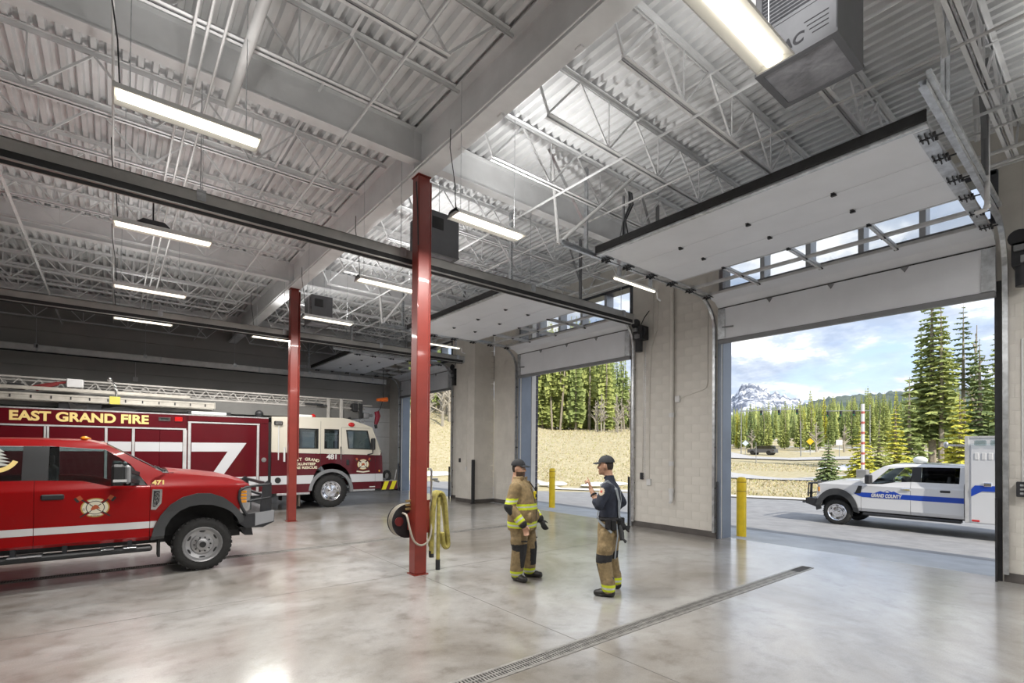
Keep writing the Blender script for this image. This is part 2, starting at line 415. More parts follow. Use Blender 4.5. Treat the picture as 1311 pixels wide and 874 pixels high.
# open-web joists
def joist(a, b, e0, e1, y, label, group):
    j = thing('roof_joist', label, 'joist', ((a+b)/2, y, 6.05), group)
    t = MB()
    for s in (-1, 1): t.box(a, b, y+s*.010, y+s*.058, ZD-.016, ZD-.010).box(a, b, y+s*.010, y+s*.016, ZD-.062, ZD-.010)
    t.build('top_chord', WHT, j)
    t = MB()
    for s in (-1, 1): t.box(e0, e1, y+s*.012, y+s*.058, 6.06, 6.066).box(e0, e1, y+s*.012, y+s*.018, 6.06, 6.106)
    t.build('bottom_chord', WHT, j)
    n = max(2, round((e1-e0)/1.2)); st = (e1-e0)/n
    return j, n, st
webc = {}
def web(j, x0, z0, x1, z1, y, r=.012):
    L = round(math.hypot(x1-x0, z1-z0), 3); k = (L, r)
    if k not in webc: webc[k] = MB().box(0, L, -r, r, -r, r).mesh('web_rod', WHT)
    inst('web_rod', webc[k], j, Vector((x0, y, z0))-j.location, (0, -math.atan2(z1-z0, x1-x0), 0))
for k in range(-9, 14):
    if k % 6 == 0: continue
    y = 6.87+k*1.1667
    if y > YB-.2 or y < -4.2: continue
    for a, b, e0, e1, lab, gr in ((XL, XG-.06, XL+.5, 2.72, 'white open-web steel joist of the roof bay over the red pickup and ladder truck', 'roof joists on the lamp-row side'),
                               (XG+.06, XW+.02, 4.16, 9.9, 'white open-web steel joist of the roof bay between the girder and the doors', 'roof joists on the door side')):
        j, n, st = joist(a, b, e0, e1, y, lab, gr)
        for q in range(n):
            x = e0+q*st; m_ = x+st/2
            web(j, x, 6.09, m_, 6.75, y); web(j, m_, 6.75, x+st, 6.09, y)
            if q: web(j, x, 6.09, x, 6.75, y, .008)
        web(j, e0+.02, 6.09, a+.12 if a > 0 else a+.2, 6.75, y); web(j, e1-.02, 6.09, min(b-.15, e1+.62), 6.75, y)
# joist bridging and ceiling pipes (all run with the girder)
def ypipe(name, lab, cat, x, z, r, y0=YF, y1=YB, m=None, group=None, n=8):
    q = thing(name, lab, cat, (x, (y0+y1)/2, z), group)
    MB().tube([(x, y0, z), (x, y1, z)], r, n).build('pipe', m or PVC, q, smooth=40)
    return q
for x, z in ((2.35, 6.045), (-1.4, 6.045), (-5., 6.045), (5.55, 6.045), (8.2, 6.045)):
    q = thing('joist_bridging', 'thin white angle bridging along the lower chords of the joists', 'bridging', (x, 9, z), 'joist bridging')
    MB().box(x-.018, x+.018, YF, YB, z-.004, z+.004).box(x-.018, x-.012, YF, YB, z-.036, z).build('angle', WHT, q)
for x in (2.1, -1.7, 5.9, 8.0):
    q = thing('joist_bridging', 'thin white angle bridging along the upper chords of the joists', 'bridging', (x, 9, 6.72), 'joist bridging')
    MB().box(x-.018, x+.018, YF, YB, 6.722, 6.728).build('angle', WHT, q)
ypipe('sprinkler_pipe', 'thick white pipe hung below the cross beam above the near lamps', 'pipe', 1.02, 5.98, .052, YF, 6.7, n=12)
for i, (x, z) in enumerate(((.55, 5.96), (.66, 5.97), (.80, 5.96))):
    ypipe('conduit', 'slim white conduit in the bundle beside the thick ceiling pipe', 'conduit', x, z, .014, -.2, 20.5, group='conduit bundle by the thick pipe', n=6)
ypipe('conduit', 'slim white conduit running straight above the lamp ends, lamp row before the ladder truck', 'conduit', -.06, 6.0, .013, YF, 21, n=6)
for x, z, r, l in ((6.5, 5.95, .016, 'slim white conduit under the joists, first out from the girder side'), (7.6, 5.97, .013, 'slim white conduit under the joists midway to the doors'), (8.55, 5.98, .016, 'slim white conduit under the joists nearer the doors'),
                   (9.3, 6.0, .028, 'white branch pipe under the joists beside the door wall'), (9.75, 6.02, .024, 'white pipe running along the door wall below its slim neighbour'), (10.1, 6.12, .014, 'slim conduit against the top of the door wall')):
    ypipe('ceiling_pipe', l, 'pipe', x, z, r, n=8)
# ---------------------------------------------------------------- overhead doors
HZ = 5.22
HYS = []
def overhead_door(n, a, b):
    d = struct('door_%d' % n, (8.4, (a+b)/2, HZ))
    y0, y1 = a-.02, b+.02
    xs = [6.42, 7.17, 7.86, 8.53]
    for i in range(3):
        MB().cbox(xs[i]+.003, xs[i+1]-.003, y0, y1, HZ, HZ+.05, .004).build('door_section', DOORW, d)
    for i, (x0, x1) in enumerate(((8.54, 9.19), (9.20, 9.86))):
        f = MB(); rw = .035
        f.box(x0, x0+rw, y0, y1, HZ, HZ+.045).box(x1-rw, x1, y0, y1, HZ, HZ+.045)
        k = 4; st = (y1-y0)/k
        for q in range(k+1):
            yy = y0+q*st; w_ = .06 if q in (0, k) else .022
            f.box(x0, x1, max(y0, yy-w_), min(y1, yy+w_), HZ+.001, HZ+.044)
        s_ = f.build('glazed_section', ALU, d)
        for q in range(k):
            MB().box(x0+rw, x1-rw, y0+q*st+.03, y0+(q+1)*st-.03, HZ+.018, HZ+.024).build('pane', GLS, s_)
    MB().prism([(9.87, HZ), (10.20, HZ-.06), (10.345, HZ-.165), (10.375, HZ-.125), (10.225, HZ-.012), (9.875, HZ+.05)], 'y', y0, y1).build('door_section', DOORW, d)
    MB().prism([(10.335, HZ-.19), (10.37, HZ-.185), (10.40, 4.36), (10.355, 4.36)], 'y', y0, y1).build('door_section', DOORW, d)
    MB().box(10.332, 10.345, y0, y1, HZ-.188, HZ-.172).build('joint_strip', DARK, d)
    MB().cbox(10.33, 10.42, y0, y1, 4.27, 4.365, .012).build('bottom_seal', GREY, d)
    MB().cbox(6.36, 6.42, y0, y1, HZ-.005, HZ+.06, .006).build('top_rail', GALV, d)
    MB().box(6.335, 6.36, y0, y1, HZ+.035, HZ+.15).build('top_rubber', RUB, d)
    for s, y in ((1, y0), (-1, y1)):          # end plates, rollers, tracks
        MB().box(6.45, 9.86, min(y, y+s*.13), max(y, y+s*.13), HZ-.006, HZ).build('end_plate', GALV, d)
        MB().prism([(10.34, HZ-.2), (10.34, 4.37), (10.33, 4.37), (10.33, HZ-.2)], 'y', min(y, y+s*.16), max(y, y+s*.16)).build('end_plate', GALV, d)
        yt = y-s*.10
        for x in (6.6, 7.17, 7.86, 8.53, 9.19, 9.86):
            r = MB()
            for dx in (-.05, .05):
                r.lathe([(.026, -.012), (.026, .012)], (x+dx, y-s*.02, HZ-.03), 'y', 8)
                r.bar((x+dx-.04, y+s*.05, HZ-.012), (x+dx+.04, y+s*.05, HZ-.05), .012, .012)
            r.bar((x-.10, y+s*.10, HZ-.016), (x+.10, y+s*.10, HZ-.016), .012, .014).bar((x, y+s*.11, HZ-.03), (x, y-s*.09, HZ-.03), .014, .014)
            r.bar((x-.09, y+s*.01, HZ-.03), (x+.09, y+s*.01, HZ-.03), .012, .02)
            r.build('roller_bracket', DARK, d)
        pts = [(10.36, .12), (10.36, 4.55)]+[(p[0], p[1]) for p in arc(9.68, 4.58, .68, 0, 90, 8)]+[(5.70, HZ+.05)]
        t = MB()
        for off, w_ in ((0, .006), (.055, .006)):
            P = [(p[0], yt+s*0, p[1]) for p in pts]
            for i in range(len(P)-1):
                p, q = Vector(P[i]), Vector(P[i+1]); dd = (q-p).normalized(); nn = Vector((dd.z, 0, -dd.x))*(off-.0275)
                yy0, yy1 = yt-.03, yt+.03
                t.add([(p.x+nn.x, yy0, p.z+nn.z), (p.x+nn.x, yy1, p.z+nn.z), (q.x+nn.x, yy1, q.z+nn.z), (q.x+nn.x, yy0, q.z+nn.z)], [(0, 1, 2, 3)])
        for i in range(len(P)-1):
            p, q = Vector(P[i]), Vector(P[i+1]); dd = (q-p).normalized(); nn = Vector((dd.z, 0, -dd.x))*.0275
            yy = yt-s*.03
            t.add([(p.x-nn.x, yy, p.z-nn.z), (p.x+nn.x, yy, p.z+nn.z), (q.x+nn.x, yy, q.z+nn.z), (q.x-nn.x, yy, q.z-nn.z)], [(0, 1, 2, 3)])
        t.build('track', GALV, d)
        MB().cbox(5.68, 9.5, yt-s*.05-.02, yt-s*.05+.02, HZ+.09, HZ+.14, .004).build('track_angle', GALV, d)
        for x in (6.3, 8.35):                    # perforated hangers
            h = MB(); yy = yt-s*.06
            h.box(x-.035, x+.035, yy-.003, yy+.003, HZ+.1, ZD-.03).box(x-.035, x-.029, yy-.035, yy+.035, HZ+.1, ZD-.03)
            o = h.build('track_hanger', GREY if x > 8 else GALV, d)
            hm = MB()
            for q in range(26): hm.box(x-.006, x+.006, yy-.0045, yy+.0045, HZ+.17+q*.054, HZ+.19+q*.054)
            hm.build('slots', RUB if x < 8 else ALU, o)
            o2 = MB().bar((x, yy, HZ+.5), (x-.9 if x < 7 else x-.5, yy, ZD-.05), .05, .006).build('track_brace', GALV if x < 7 else GREY, d)
        for z in (.45, 1.1, 2.0, 3.0, 4.0): MB().bar((10.36, yt, z), (10.44, yt, z), .03, .03).build('track_bracket', DARK, d)
        MB().box(10.30, 10.36, y+s*.0-.012, y+s*.0+.012, .0, 1.25).build('track_guard', DARK, d)
    for q in range(1, 4):                        # hinges along the joints
        y = y0+(y1-y0)*q/4
        for x in (7.17, 7.86, 8.53, 9.195, 9.865):
            MB().box(x-.05, x+.05, y-.02, y+.02, HZ-.010, HZ).box(x-.02, x+.02, y-.03, y+.03, HZ-.028, HZ-.01).build('hinge', DARK, d)
        MB().bar((8.53, y, HZ-.018), (9.86, y, HZ-.018), .03, .025).build('strut', ALU, d)
        MB().prism([(y-.06, HZ-.19), (y+.06, HZ-.19), (y, HZ-.28)], 'x', 10.318, 10.336).build('hinge', GREY, d)
    MB().bar((10.325, y1-.35, HZ-.62), (10.325, y1-.10, HZ-.60), .02, .03).build('latch', GREY, d)
    return d
for i, (a, b) in enumerate(D): overhead_door(i+1, a, b)
# chain-hoist operators by each door's first jamb
def operator(y, z, label):
    o = thing('door_operator', label, 'motor', (10.3, y, z), 'door operators')
    MB().cbox(10.12, 10.40, y-.16, y+.12, z, z+.34, .012).build('gearbox', DARK, o)
    MB().lathe([(.09, -.17), (.095, .17), (.05, .19)], (10.22, y, z-.12), 'z', 14).build('motor', DARK, o, smooth=30)
    MB().lathe([(.12, -.02), (.12, .02)], (10.14, y+.04, z+.40), 'x', 16).lathe([(.14, .03), (.14, .05)], (10.14, y-.10, z+.18), 'x', 16).build('sprocket', mat('dark_iron', (.05, .05, .055), .4, .7), o)
    MB().cbox(10.05, 10.12, y-.10, y+.02, z+.02, z+.12, .006).cbox(10.05, 10.12, y-.04, y+.09, z+.20, z+.28, .006).build('cover_plate', GREY, o)
    MB().tube([(10.12, y-.1, z+.3), (10.1, y-.25, z+.5), (10.15, y-.3, z+.6), (10.38, y-.18, z+.72)], .012, 6).build('cable', DARK, o)
    ch = MB(); zc = z-.05
    while zc > 1.25: ch.tube([(10.30, y-.10, zc), (10.30, y-.10, zc-.035)], .007, 4).tube([(10.30, y-.14, zc-.02), (10.30, y-.14, zc-.055)], .007, 4); zc -= .055
    ch.build('chain', GALV, o)
    return o
operator(7.72, 4.68, 'black chain-hoist door motor on the cream block pier between the two nearer doors')
operator(.98, 4.62, 'black chain-hoist door motor beside the nearest door at the frame edge')
operator(16.35, 4.68, 'small dark door motor beside the farthest overhead door')
# pier conduits, boxes, standpipe
sp = thing('standpipe', 'white capped drain pipe strapped down the cream block pier', 'pipe', (10.35, 6.87, .6))
MB().tube([(10.35, 6.87, 6.1), (10.35, 6.87, .95)], .05, 14).build('pipe', CMU, sp, smooth=40)
for z in (2.77, 1.62, .98): MB().lathe([(.056, -.05), (.062, -.05), (.062, .05), (.056, .05)], (10.35, 6.87, z), 'z', 14).build('coupling', PVC, sp, smooth=40)
MB().tube([(10.35, 6.87, .95), (10.35, 6.87, .80), (10.30, 6.84, .72), (10.24, 6.83, .70)], [.05, .05, .04, .03], 12).build('outlet', PVC, sp, smooth=40)
def conduit(lab, pts, r=.012, m=CMU):
    o = thing('wall_conduit', lab, 'conduit', pts[-1]); MB().tube(pts, r, 8).build('pipe', m, o, smooth=40); return o
x = 10.415
c1 = conduit('slim conduit with a small black switch low on the cream block pier', [(x, 7.70, 4.5), (x, 7.72, 3.2), (x, 7.75, 1.4)])
MB().cbox(10.37, 10.43, 7.71, 7.79, 1.20, 1.37, .006).build('switch', DARK, c1)
c2 = conduit('slim conduit bending down to a white outlet box on the cream block pier', [(x, 7.30, 5.9), (x, 7.33, 4.9), (x, 7.48, 4.5), (x, 7.54, 3.6), (x, 7.54, 1.2)])
MB().cbox(10.375, 10.43, 7.48, 7.60, 1.06, 1.22, .008).build('outlet_box', PVC, c2)
c3 = conduit('conduit turning across to a small box beside the standpipe', [(x, 5.99, 5.2), (x, 5.99, 3.45), (x, 6.02, 3.36), (x, 6.08, 3.32), (x, 6.70, 3.16)], .012)
MB().cbox(10.37, 10.43, 6.68, 6.80, 3.07, 3.22, .008).build('junction_box', PVC, c3)
c4 = conduit('thin vertical conduit high on the cream block pier', [(x, 7.44, 6.6), (x, 7.44, 4.7)], .01)
c5 = conduit('slim conduit ending at a small socket on the far cream pier', [(10.015, 15.15, 4.6), (10.015, 15.15, 1.3)], .01)
MB().cbox(9.985, 10.03, 15.1, 15.2, 1.18, 1.30, .006).build('socket', PVC, c5)
MB().cbox(9.98, 10.03, 15.55, 15.63, 1.45, 1.6, .006).build('switch', DARK, c5)
c6 = conduit('dark control box with conduit beside the nearest door jamb', [(x, 1.02, 3.6), (x, 1.02, 1.5)], .012, PVC)
MB().cbox(10.33, 10.43, .96, 1.08, 1.28, 1.50, .008).build('control_box', DARK, c6)
for z in (1.33, 1.39, 1.45): MB().cbox(10.322, 10.332, 1.0, 1.04, z-.015, z+.015, .004).build('button', GALV, c6)
gp = thing('pier_guard_post', 'dark square guard post against the corner of the far cream pier', 'post', (9.97, 14.66, 0))
MB().cbox(9.92, 10.02, 14.60, 14.70, 0, 1.56, .01).build('post', DARK, gp)
MB().cbox(9.90, 10.035, 14.58, 14.72, 0, .02, .004).build('foot_plate', DARK, gp)
# white loop pipes by the first door tracks
q = thing('drip_pipe', 'white pipe dropping from a top loop to an elbow beside the nearest door track', 'pipe', (8.6, 1.14, 4.96))
MB().tube([(8.9, 1.28, 6.05), (8.62, 1.26, 6.52), (8.55, 1.22, 6.55), (8.52, 1.15, 6.55), (8.5, 1.135, 6.48), (8.5, 1.135, 5.03), (8.5, 1.15, 4.97), (8.5, 1.25, 4.95)], .028, 12).build('pipe', PVC, q, smooth=50)
for p in ((8.5, 1.135, 5.0), (8.55, 1.2, 6.55)): MB().ell(p, (.038, .038, .038)).build('elbow', PVC, q, smooth=50)
# diagonal white tube braces over the doors' inner ends
q = thing('hanger_brace', 'white tube braces in a narrow V below the joists before the first door', 'brace', (6.2, 6.0, 5.6))
for p0, p1 in (((5.72, 5.95, HZ+.12), (6.95, 5.15, 6.7)), ((5.72, 5.95, HZ+.12), (5.55, 5.95, 6.7))): MB().tube([p0, p1], .03, 10).build('brace', PVC, q, smooth=40)
q = thing('hanger_brace', 'white tube braces below the joists before the second door', 'brace', (6.2, 12.9, 5.6))
for p0, p1 in (((5.72, 12.9, HZ+.12), (6.6, 12.3, 6.7)), ((5.72, 12.9, HZ+.12), (5.6, 12.9, 6.7))): MB().tube([p0, p1], .03, 10).build('brace', PVC, q, smooth=40)
q = thing('cable_bundle', 'grey cables looping down over the top edge of the nearest door', 'cable', (6.7, 5.35, 5.5))
for k in range(4): MB().tube([(6.9+.03*k, 5.45, 6.4), (6.85, 5.40-.03*k, 6.1), (6.65+.02*k, 5.36, 5.8), (6.5+.04*k, 5.32-.04*k, 5.36)], .012, 6).build('cable', DARK if k % 2 else GREY, q)
MB().bar((6.66, 5.36, 5.3), (6.66, 5.36, 6.2), .03, .03).build('support', GREY, q)
# ---------------------------------------------------------------- exhaust rails
def rail(y, x1, lab, m, slot=True, z0=4.82):
    r = thing('exhaust_rail', lab, 'rail', ((XL+x1)/2, y, z0))
    if slot:
        MB().box(XL, x1, y-.085, y-.075, z0+.02, z0+.22).box(XL, x1, y+.075, y+.085, z0+.02, z0+.22).box(XL, x1, y-.085, y+.085, z0+.21, z0+.222)\
            .box(XL, x1, y-.085, y-.045, z0, z0+.03).box(XL, x1, y+.045, y+.085, z0, z0+.03).build('channel', m, r)
        MB().prism([(y-.05, z0+.035), (y, z0-.025), (y+.05, z0+.035)], 'x', XL, x1-.02).build('rubber_slot', RUB, r)
        MB().box(XL, x1-.05, y-.090, y-.084, z0+.012, z0+.085).build('side_lip', RUB, r)
    else:
        MB().cbox(XL, x1, y-.09, y+.09, z0, z0+.21, .012).build('channel', m, r)
        MB().box(XL, x1-.02, y-.06, y+.06, z0-.03, z0).build('rubber_slot', RUB, r)
        for k in range(5): MB().box(-5+k*3.1, -4.94+k*3.1, y-.095, y+.095, z0-.004, z0+.214).build('joint_cover', GALV, r)
    MB().box(x1, x1+.012, y-.09, y+.09, z0, z0+.22).build('end_cap', GALV, r)
    for k in range(6):
        x = -4.6+k*2.7
        if x < x1:
            MB().box(x-.05, x+.05, y-.10, y+.10, z0+.215, z0+.24).box(x-.05, x+.05, y-.095, y-.085, z0+.11, z0+.235).build('bracket', GALV, r)
            MB().tube([(x, y, z0+.23), (x, y, ZD-.02)], .006, 5).build('hanger_rod', GALV, r)
    return r
RAILM = mat('rail_aluminium', (.46, .45, .43), .38, .6, var=.18, vscale=2.)
rail(7.22, 9.25, 'long grey exhaust rail with black rubber slot passing behind the near red column', RAILM)
rail(14.12, 9.15, 'long grey exhaust rail with black rubber slot passing behind the far red column', RAILM)
rail(21.05, 9.52, 'bright silver exhaust rail hung before the back wall over the ladder truck', ALU, slot=False)
# exhaust drop hose hanging at the ladder truck's nose
eh = thing('exhaust_hose', 'crimson exhaust nozzle hose on an orange balancer at the end of the silver rail', 'hose', (7.5, 17.2, 2.6))
ORG = mat('orange_plastic', (.80, .16, .02), .45)
MB().tube([(7.45, 17.2, 3.70), (7.85, 17.2, 3.74)], [.05, .09], 12).build('balancer', ORG, eh, smooth=40)
MB().tube([(7.70, 17.2, 4.82), (7.70, 17.2, 3.8)], .012, 6).build('cable', DARK, eh)
MB().tube([(7.45, 17.2, 3.28), (7.50, 17.2, 3.12), (7.46, 17.2, 2.95), (7.42, 17.2, 2.80)], [.09, .10, .085, .06], 12).build('nozzle', mat('crimson_rubber', (.22, .01, .03), .5), eh, smooth=40)
MB().tube([(7.42, 17.2, 2.8), (7.44, 17.2, 2.66)], [.06, .045], 10).build('nozzle_mouth', DARK, eh, smooth=40)
MB().tube([(7.41, 17.2, 2.7), (7.30, 17.1, 1.95)], .006, 5).build('tether', GALV, eh)
MB().tube([(7.70, 17.2, 3.8), (7.6, 17.2, 3.4), (7.48, 17.2, 3.26)], .012, 6).build('cable', DARK, eh)
# ---------------------------------------------------------------- ceiling strip lights
LENS = mat('lit_lens', (1., .93, .78), .5, emit=1.5)
HOUS = mat('white_fixture_enamel', (.72, .72, .70), .35)
def strip(x0, x1, y, z, lab, group, up=None, pw=None):
    f = thing('strip_light', lab, 'lamp', ((x0+x1)/2, y, z), group)
    w_ = .145
    MB().prism([(y-w_, z), (y-w_+.012, z-.004), (y-.07, z+.035), (y+.07, z+.035), (y+w_-.012, z-.004), (y+w_, z), (y+.08, z+.075), (y-.08, z+.075)], 'x', x0, x1).build('reflector', HOUS, f)
    MB().prism([(y-.068, z+.03), (y-.06, z+.004), (y-.03, z-.012), (y+.03, z-.012), (y+.06, z+.004), (y+.068, z+.03)], 'x', x0+.03, x1-.03).build('lens', LENS, f, smooth=60)
    for x in (x0, x1-.014): MB().prism([(y-w_, z-.006), (y+w_, z-.006), (y+.085, z+.08), (y-.085, z+.08)], 'x', x, x+.014).build('end_cap', HOUS, f)
    for x in (x0+.12, x1-.12): MB().tube([(x, y, z+.07), (x, y, ZD)], .004, 5).build('hanger_wire', GALV, f)
    MB().tube([(x0+.05, y, z+.08), (x0+.03, y+.02, z+.5), (x0-.02, y+.05, z+.9), (x0-.03, y+.02, 6.1)], .006, 6).build('power_cord', DARK, f)
    for s in (-1, 1): MB().box(x0+.08, x1-.08, y+s*.05-.012, y+s*.05+.012, z+.0755, z+.0765).build('ceiling_fill_strip', LENS, f)  # glowing strips added on top to go with the ceiling fill
    U = bpy.data.lights.new('ceiling_fill', 'AREA'); U.shape = 'RECTANGLE'; U.size = .2; U.size_y = .14; U.energy = up or FILLUP; U.color = (1, .98, .95)  # up-facing fill light, added to brighten the ceiling
    o = bpy.data.objects.new('ceiling_fill', U); COL.objects.link(o); o.parent = f; o.location = (0, 0, .16); o.rotation_euler = (math.pi, R(36 if x0 < 4 else 8) if up else 0, 0)
    if up: U.spread = R(120); o.location.x = .2
    L = bpy.data.lights.new('lamp', 'AREA'); L.shape = 'RECTANGLE'; L.size = x1-x0-.09; L.size_y = .10; L.energy = LAMP; L.color = (1, .975, .935)
    o = bpy.data.objects.new('lamp_light', L); COL.objects.link(o); o.parent = f; o.location = (0, 0, -.0135)
rowA = ['nearest to the camera, above the red pickup', 'second, just past the first rail', 'third, above the ladder truck', 'fourth and farthest, before the back wall']
for i, y in enumerate((5.47, 8.62, 11.95, 14.90)):
    strip(-.05, 1.10, y, 4.93, 'lit strip light over the pickup, '+rowA[i], 'strip lights in the row over the pickup')
rowB = ['largest, by the grey air cleaner', 'just beyond the near red column top', 'between the two red columns', 'just beyond the far red column', 'farthest of all, seen past the far column']
for i, (y, x0, z) in enumerate(((1.75, 2.88, 4.95), (5.55, 3.42, 4.97), (8.72, 3.38, 4.95), (12.0, 3.38, 4.95), (14.9, 2.88, 4.93))):
    strip(x0, x0+1.15, y, z, 'lit strip light near the girder, '+rowB[i], 'strip lights in the row by the girder', up=FILLUP*2.2)
for y, x0, x1, lab in ((5.75, 6.88, 8.10, 'lit strip light seen edge-on under the first door track by the near pier'), (12.75, 7.0, 8.15, 'lit strip light seen edge-on under the second door track by the far pier'), (21.1, 6.9, 8.05, 'lit strip light small and far by the last door track')):
    f = thing('tube_light', lab, 'lamp', ((x0+x1)/2, y, 4.97), 'tube lights along the door tracks')
    MB().cbox(x0, x1, y-.03, y+.03, 4.985, 5.02, .006).build('housing', HOUS, f)
    MB().tube([(x0+.02, y, 4.968), (x1-.02, y, 4.968)], .017, 10).build('tube', LENS, f, smooth=40)
    MB().tube([(x1-.03, y, 5.0), (x1+.06, y, 4.98), (x1+.07, y, 4.87), (x1+.2, y+.02, 4.85)], .018, 8).build('lamp_conduit', PVC, f, smooth=40)
    for x in (x0+.15, x1-.15): MB().box(x-.015, x+.015, y-.035, y+.035, 5.018, 5.21).build('bracket', GALV, f)
for y in (-1.2, -3.6): strip(6.9, 8.05, y, 5.1, 'unseen strip light added behind the viewer to brighten the door-side ceiling', 'added strip lights behind the viewer', up=FILLUP*9)  # two extra lamps out of view, added to light the ceiling by the doors
# ---------------------------------------------------------------- hanging air cleaners
AIRG = mat('charcoal_enamel', (.105, .107, .115), .4, var=.1)
FILT = mat('grey_filter_felt', (.27, .275, .30), .9, var=.35, vscale=3.5, bump=.5, bscale=9)
def air_cleaner(x0, x1, y0, y1, z0, lab, letters=False):
    a = thing('air_cleaner', lab, 'air cleaner', ((x0+x1)/2, (y0+y1)/2, z0))
    h = .72
    MB().cbox(x0, x1, y0, y1, z0+.02, z0+h, .008).build('cabinet', AIRG, a)
    MB().box(x0-.004, x1+.004, y0-.004, y0+.05, z0, z0+.03).box(x0-.004, x1+.004, y1-.05, y1+.004, z0, z0+.03).box(x0-.004, x0+.05, y0+.05, y1-.05, z0, z0+.03).box(x1-.05, x1+.004, y0+.05, y1-.05, z0, z0+.03).build('filter_frame', AIRG, a)
    MB().box(x0+.05, x1-.05, y0+.05, y1-.05, z0+.008, z0+.022).build('filter', FILT, a)
    g = MB().box(x0-.006, x0, y0+.06, y1-.06, z0+.38, z0+.66)
    g.build('grille', DARK, a)
    for k in range(8): MB().box(x0-.010, x0-.004, y0+.07, y1-.07, z0+.395+k*.033, z0+.403+k*.033).build('louver', AIRG, a)
    MB().box(x0-.003, x0, y0+.01, y1-.01, z0+.345, z0+.35).build('seam', DARK, a)
    MB().cbox(x0+.08, x0+.30, y0-.008, y0, z0+.42, z0+.62, .003).build('grille', RUB, a)
    MB().cbox(x0-.02, x0+.01, y0-.03, y0, z0+.33, z0+.40, .004).build('latch', DARK, a)
    for (x, y) in ((x0+.05, y0+.05), (x1-.05, y0+.05), (x0+.05, y1-.05), (x1-.05, y1-.05)): MB().tube([(x, y, z0+h), (x, y, ZD)], .006, 5).build('chain', GALV, a)
    if letters:
        LT = mat('dark_lettering', (.015, .015, .018), .5)
        text('lettering', 'VAC', .085, .25, (x0-.004, (y0+y1)/2+.05, z0+.12), (math.pi/2, 0, -math.pi/2), LT, a, .001, .004, .15)
        for k in range(4): MB().box(x0-.0045, x0-.001, y0+.06, y0+.24-.02*k, z0+.22-.04*k, z0+.228-.04*k).build('print_line', LT, a)
    return a
air_cleaner(4.39, 5.0, 1.44, 2.08, 5.21, 'charcoal air cleaner with grey filter hung beside the largest strip light', True)
air_cleaner(4.05, 4.66, 7.35, 8.0, 5.22, 'charcoal air cleaner half hidden behind the near red column')
air_cleaner(3.95, 4.5, 13.3, 13.9, 5.2, 'small dark air cleaner far off behind the far red column top')
sk = thing('heater_fan', 'small dark unit hung under the joists between the second and third lamps', 'heater', (.45, 10.3, 5.6))
MB().prism([(.25, 5.62), (.33, 5.55), (.62, 5.55), (.70, 5.62), (.62, 5.69), (.33, 5.69)], 'y', 10.2, 10.4).build('casing', DARK, sk)
MB().tube([(.47, 10.3, 5.69), (.47, 10.3, 6.1)], .012, 6).build('stem', DARK, sk)
bs = thing('gas_pipe', 'black threaded pipe crossing under the deck toward the nearest strip light', 'pipe', (-1, 4.9, 5.9))
MB().tube([(XL+.06, 4.93, 5.93), (.42, 4.93, 5.93), (.46, 4.93, 5.93), (.46, 4.88, 5.95), (.46, YF+.06, 5.95)], .022, 8).build('pipe', DARK, bs, smooth=40)
MB().ell((.45, 4.92, 5.94), (.04, .04, .04)).ell((.46, 3.9, 5.95), (.036, .05, .036)).build('fitting', DARK, bs, smooth=50)
# ---------------------------------------------------------------- red columns with hose reel
def column(y, lab):
    c = thing('red_column', lab, 'column', (3.67, y+.1, 0))
    MB().cbox(3.565, 3.765, y, y+.2, .015, 6.09, .012).build('shaft', RED, c)
    MB().box(3.555, 3.775, y-.01, y+.21, 6.09, 6.108).build('cap_plate', RED, c)
    MB().box(3.545, 3.785, y-.02, y+.22, 0, .016).build('base_plate', RED, c)
    MB().tube([(3.80, y+.06, 6.05), (3.80, y+.06, 1.62)], .022, 8).build('conduit', RED, c, smooth=40)
    for z in (4.6, 3.2, 2.): MB().box(3.76, 3.83, y+.045, y+.075, z, z+.03).build('clamp', RED, c)
    return c
c1 = column(6.77, 'red square steel column carrying the hose reel, the nearer of two')
column(13.73, 'red square steel column behind the pickup nose, the farther of two')
MB().tube([(3.52, 6.76, 5.95), (3.545, 6.755, 5.5), (3.56, 6.755, 5.0)], .010, 6).build('cable', DARK, c1)
hr = thing('hose_reel', 'black hose reel with a pale air hose mounted on the near red column', 'reel', (3.62, 7.17, .8))
MB().lathe([(.265, -.09), (.265, -.08), (.238, -.075), (.238, .075), (.265, .08), (.265, .09)], (3.60, 7.17, .79), 'y', 28).build('drum', DARK, hr, smooth=30)
MB().box(3.58, 3.75, 6.972, 7.06, .66, .92).build('bracket', RED, hr)
HOSE = mat('pale_hose_rubber', (.38, .345, .28), .55, var=.1)
for k in range(3): MB().tube([(3.60+.251*math.cos(t*math.pi/14), 7.118+.052*k, .79+.251*math.sin(t*math.pi/14)) for t in range(28)], .012, 8, close=True).build('hose_turn', HOSE, hr, smooth=60)
MB().lathe([(.07, -.04), (.06, .0), (.02, .02)], (3.42, 7.05, .80), 'y', 14).build('swivel', mat('dark_red_hub', (.12, .01, .01), .5), hr, smooth=40)
MB().tube(curve([(3.50, 7.06, .92), (3.46, 6.84, .90), (3.47, 6.75, .70), (3.53, 6.73, .53), (3.65, 6.72, .46), (3.78, 6.73, .53), (3.85, 6.78, .72), (3.88, 6.84, .95), (3.885, 6.86, 1.18)]), .016, 8).build('hose_loop', HOSE, hr, smooth=60)
for z in (.98, 1.04, 1.10): MB().box(3.49, 3.57, 6.92, 6.96, z, z+.03).build('gauge_block', mat('brass', (.5, .38, .16), .35, .7), hr)
tp = thing('air_tap', 'small metal tap with quick couplers on the near red column pipe', 'tap', (3.88, 6.86, 1.2))
MB().tube([(3.83, 6.86, 1.60), (3.87, 6.86, 1.60), (3.885, 6.86, 1.57), (3.885, 6.86, 1.18)], .016, 8).build('pipe', GALV, tp, smooth=40)
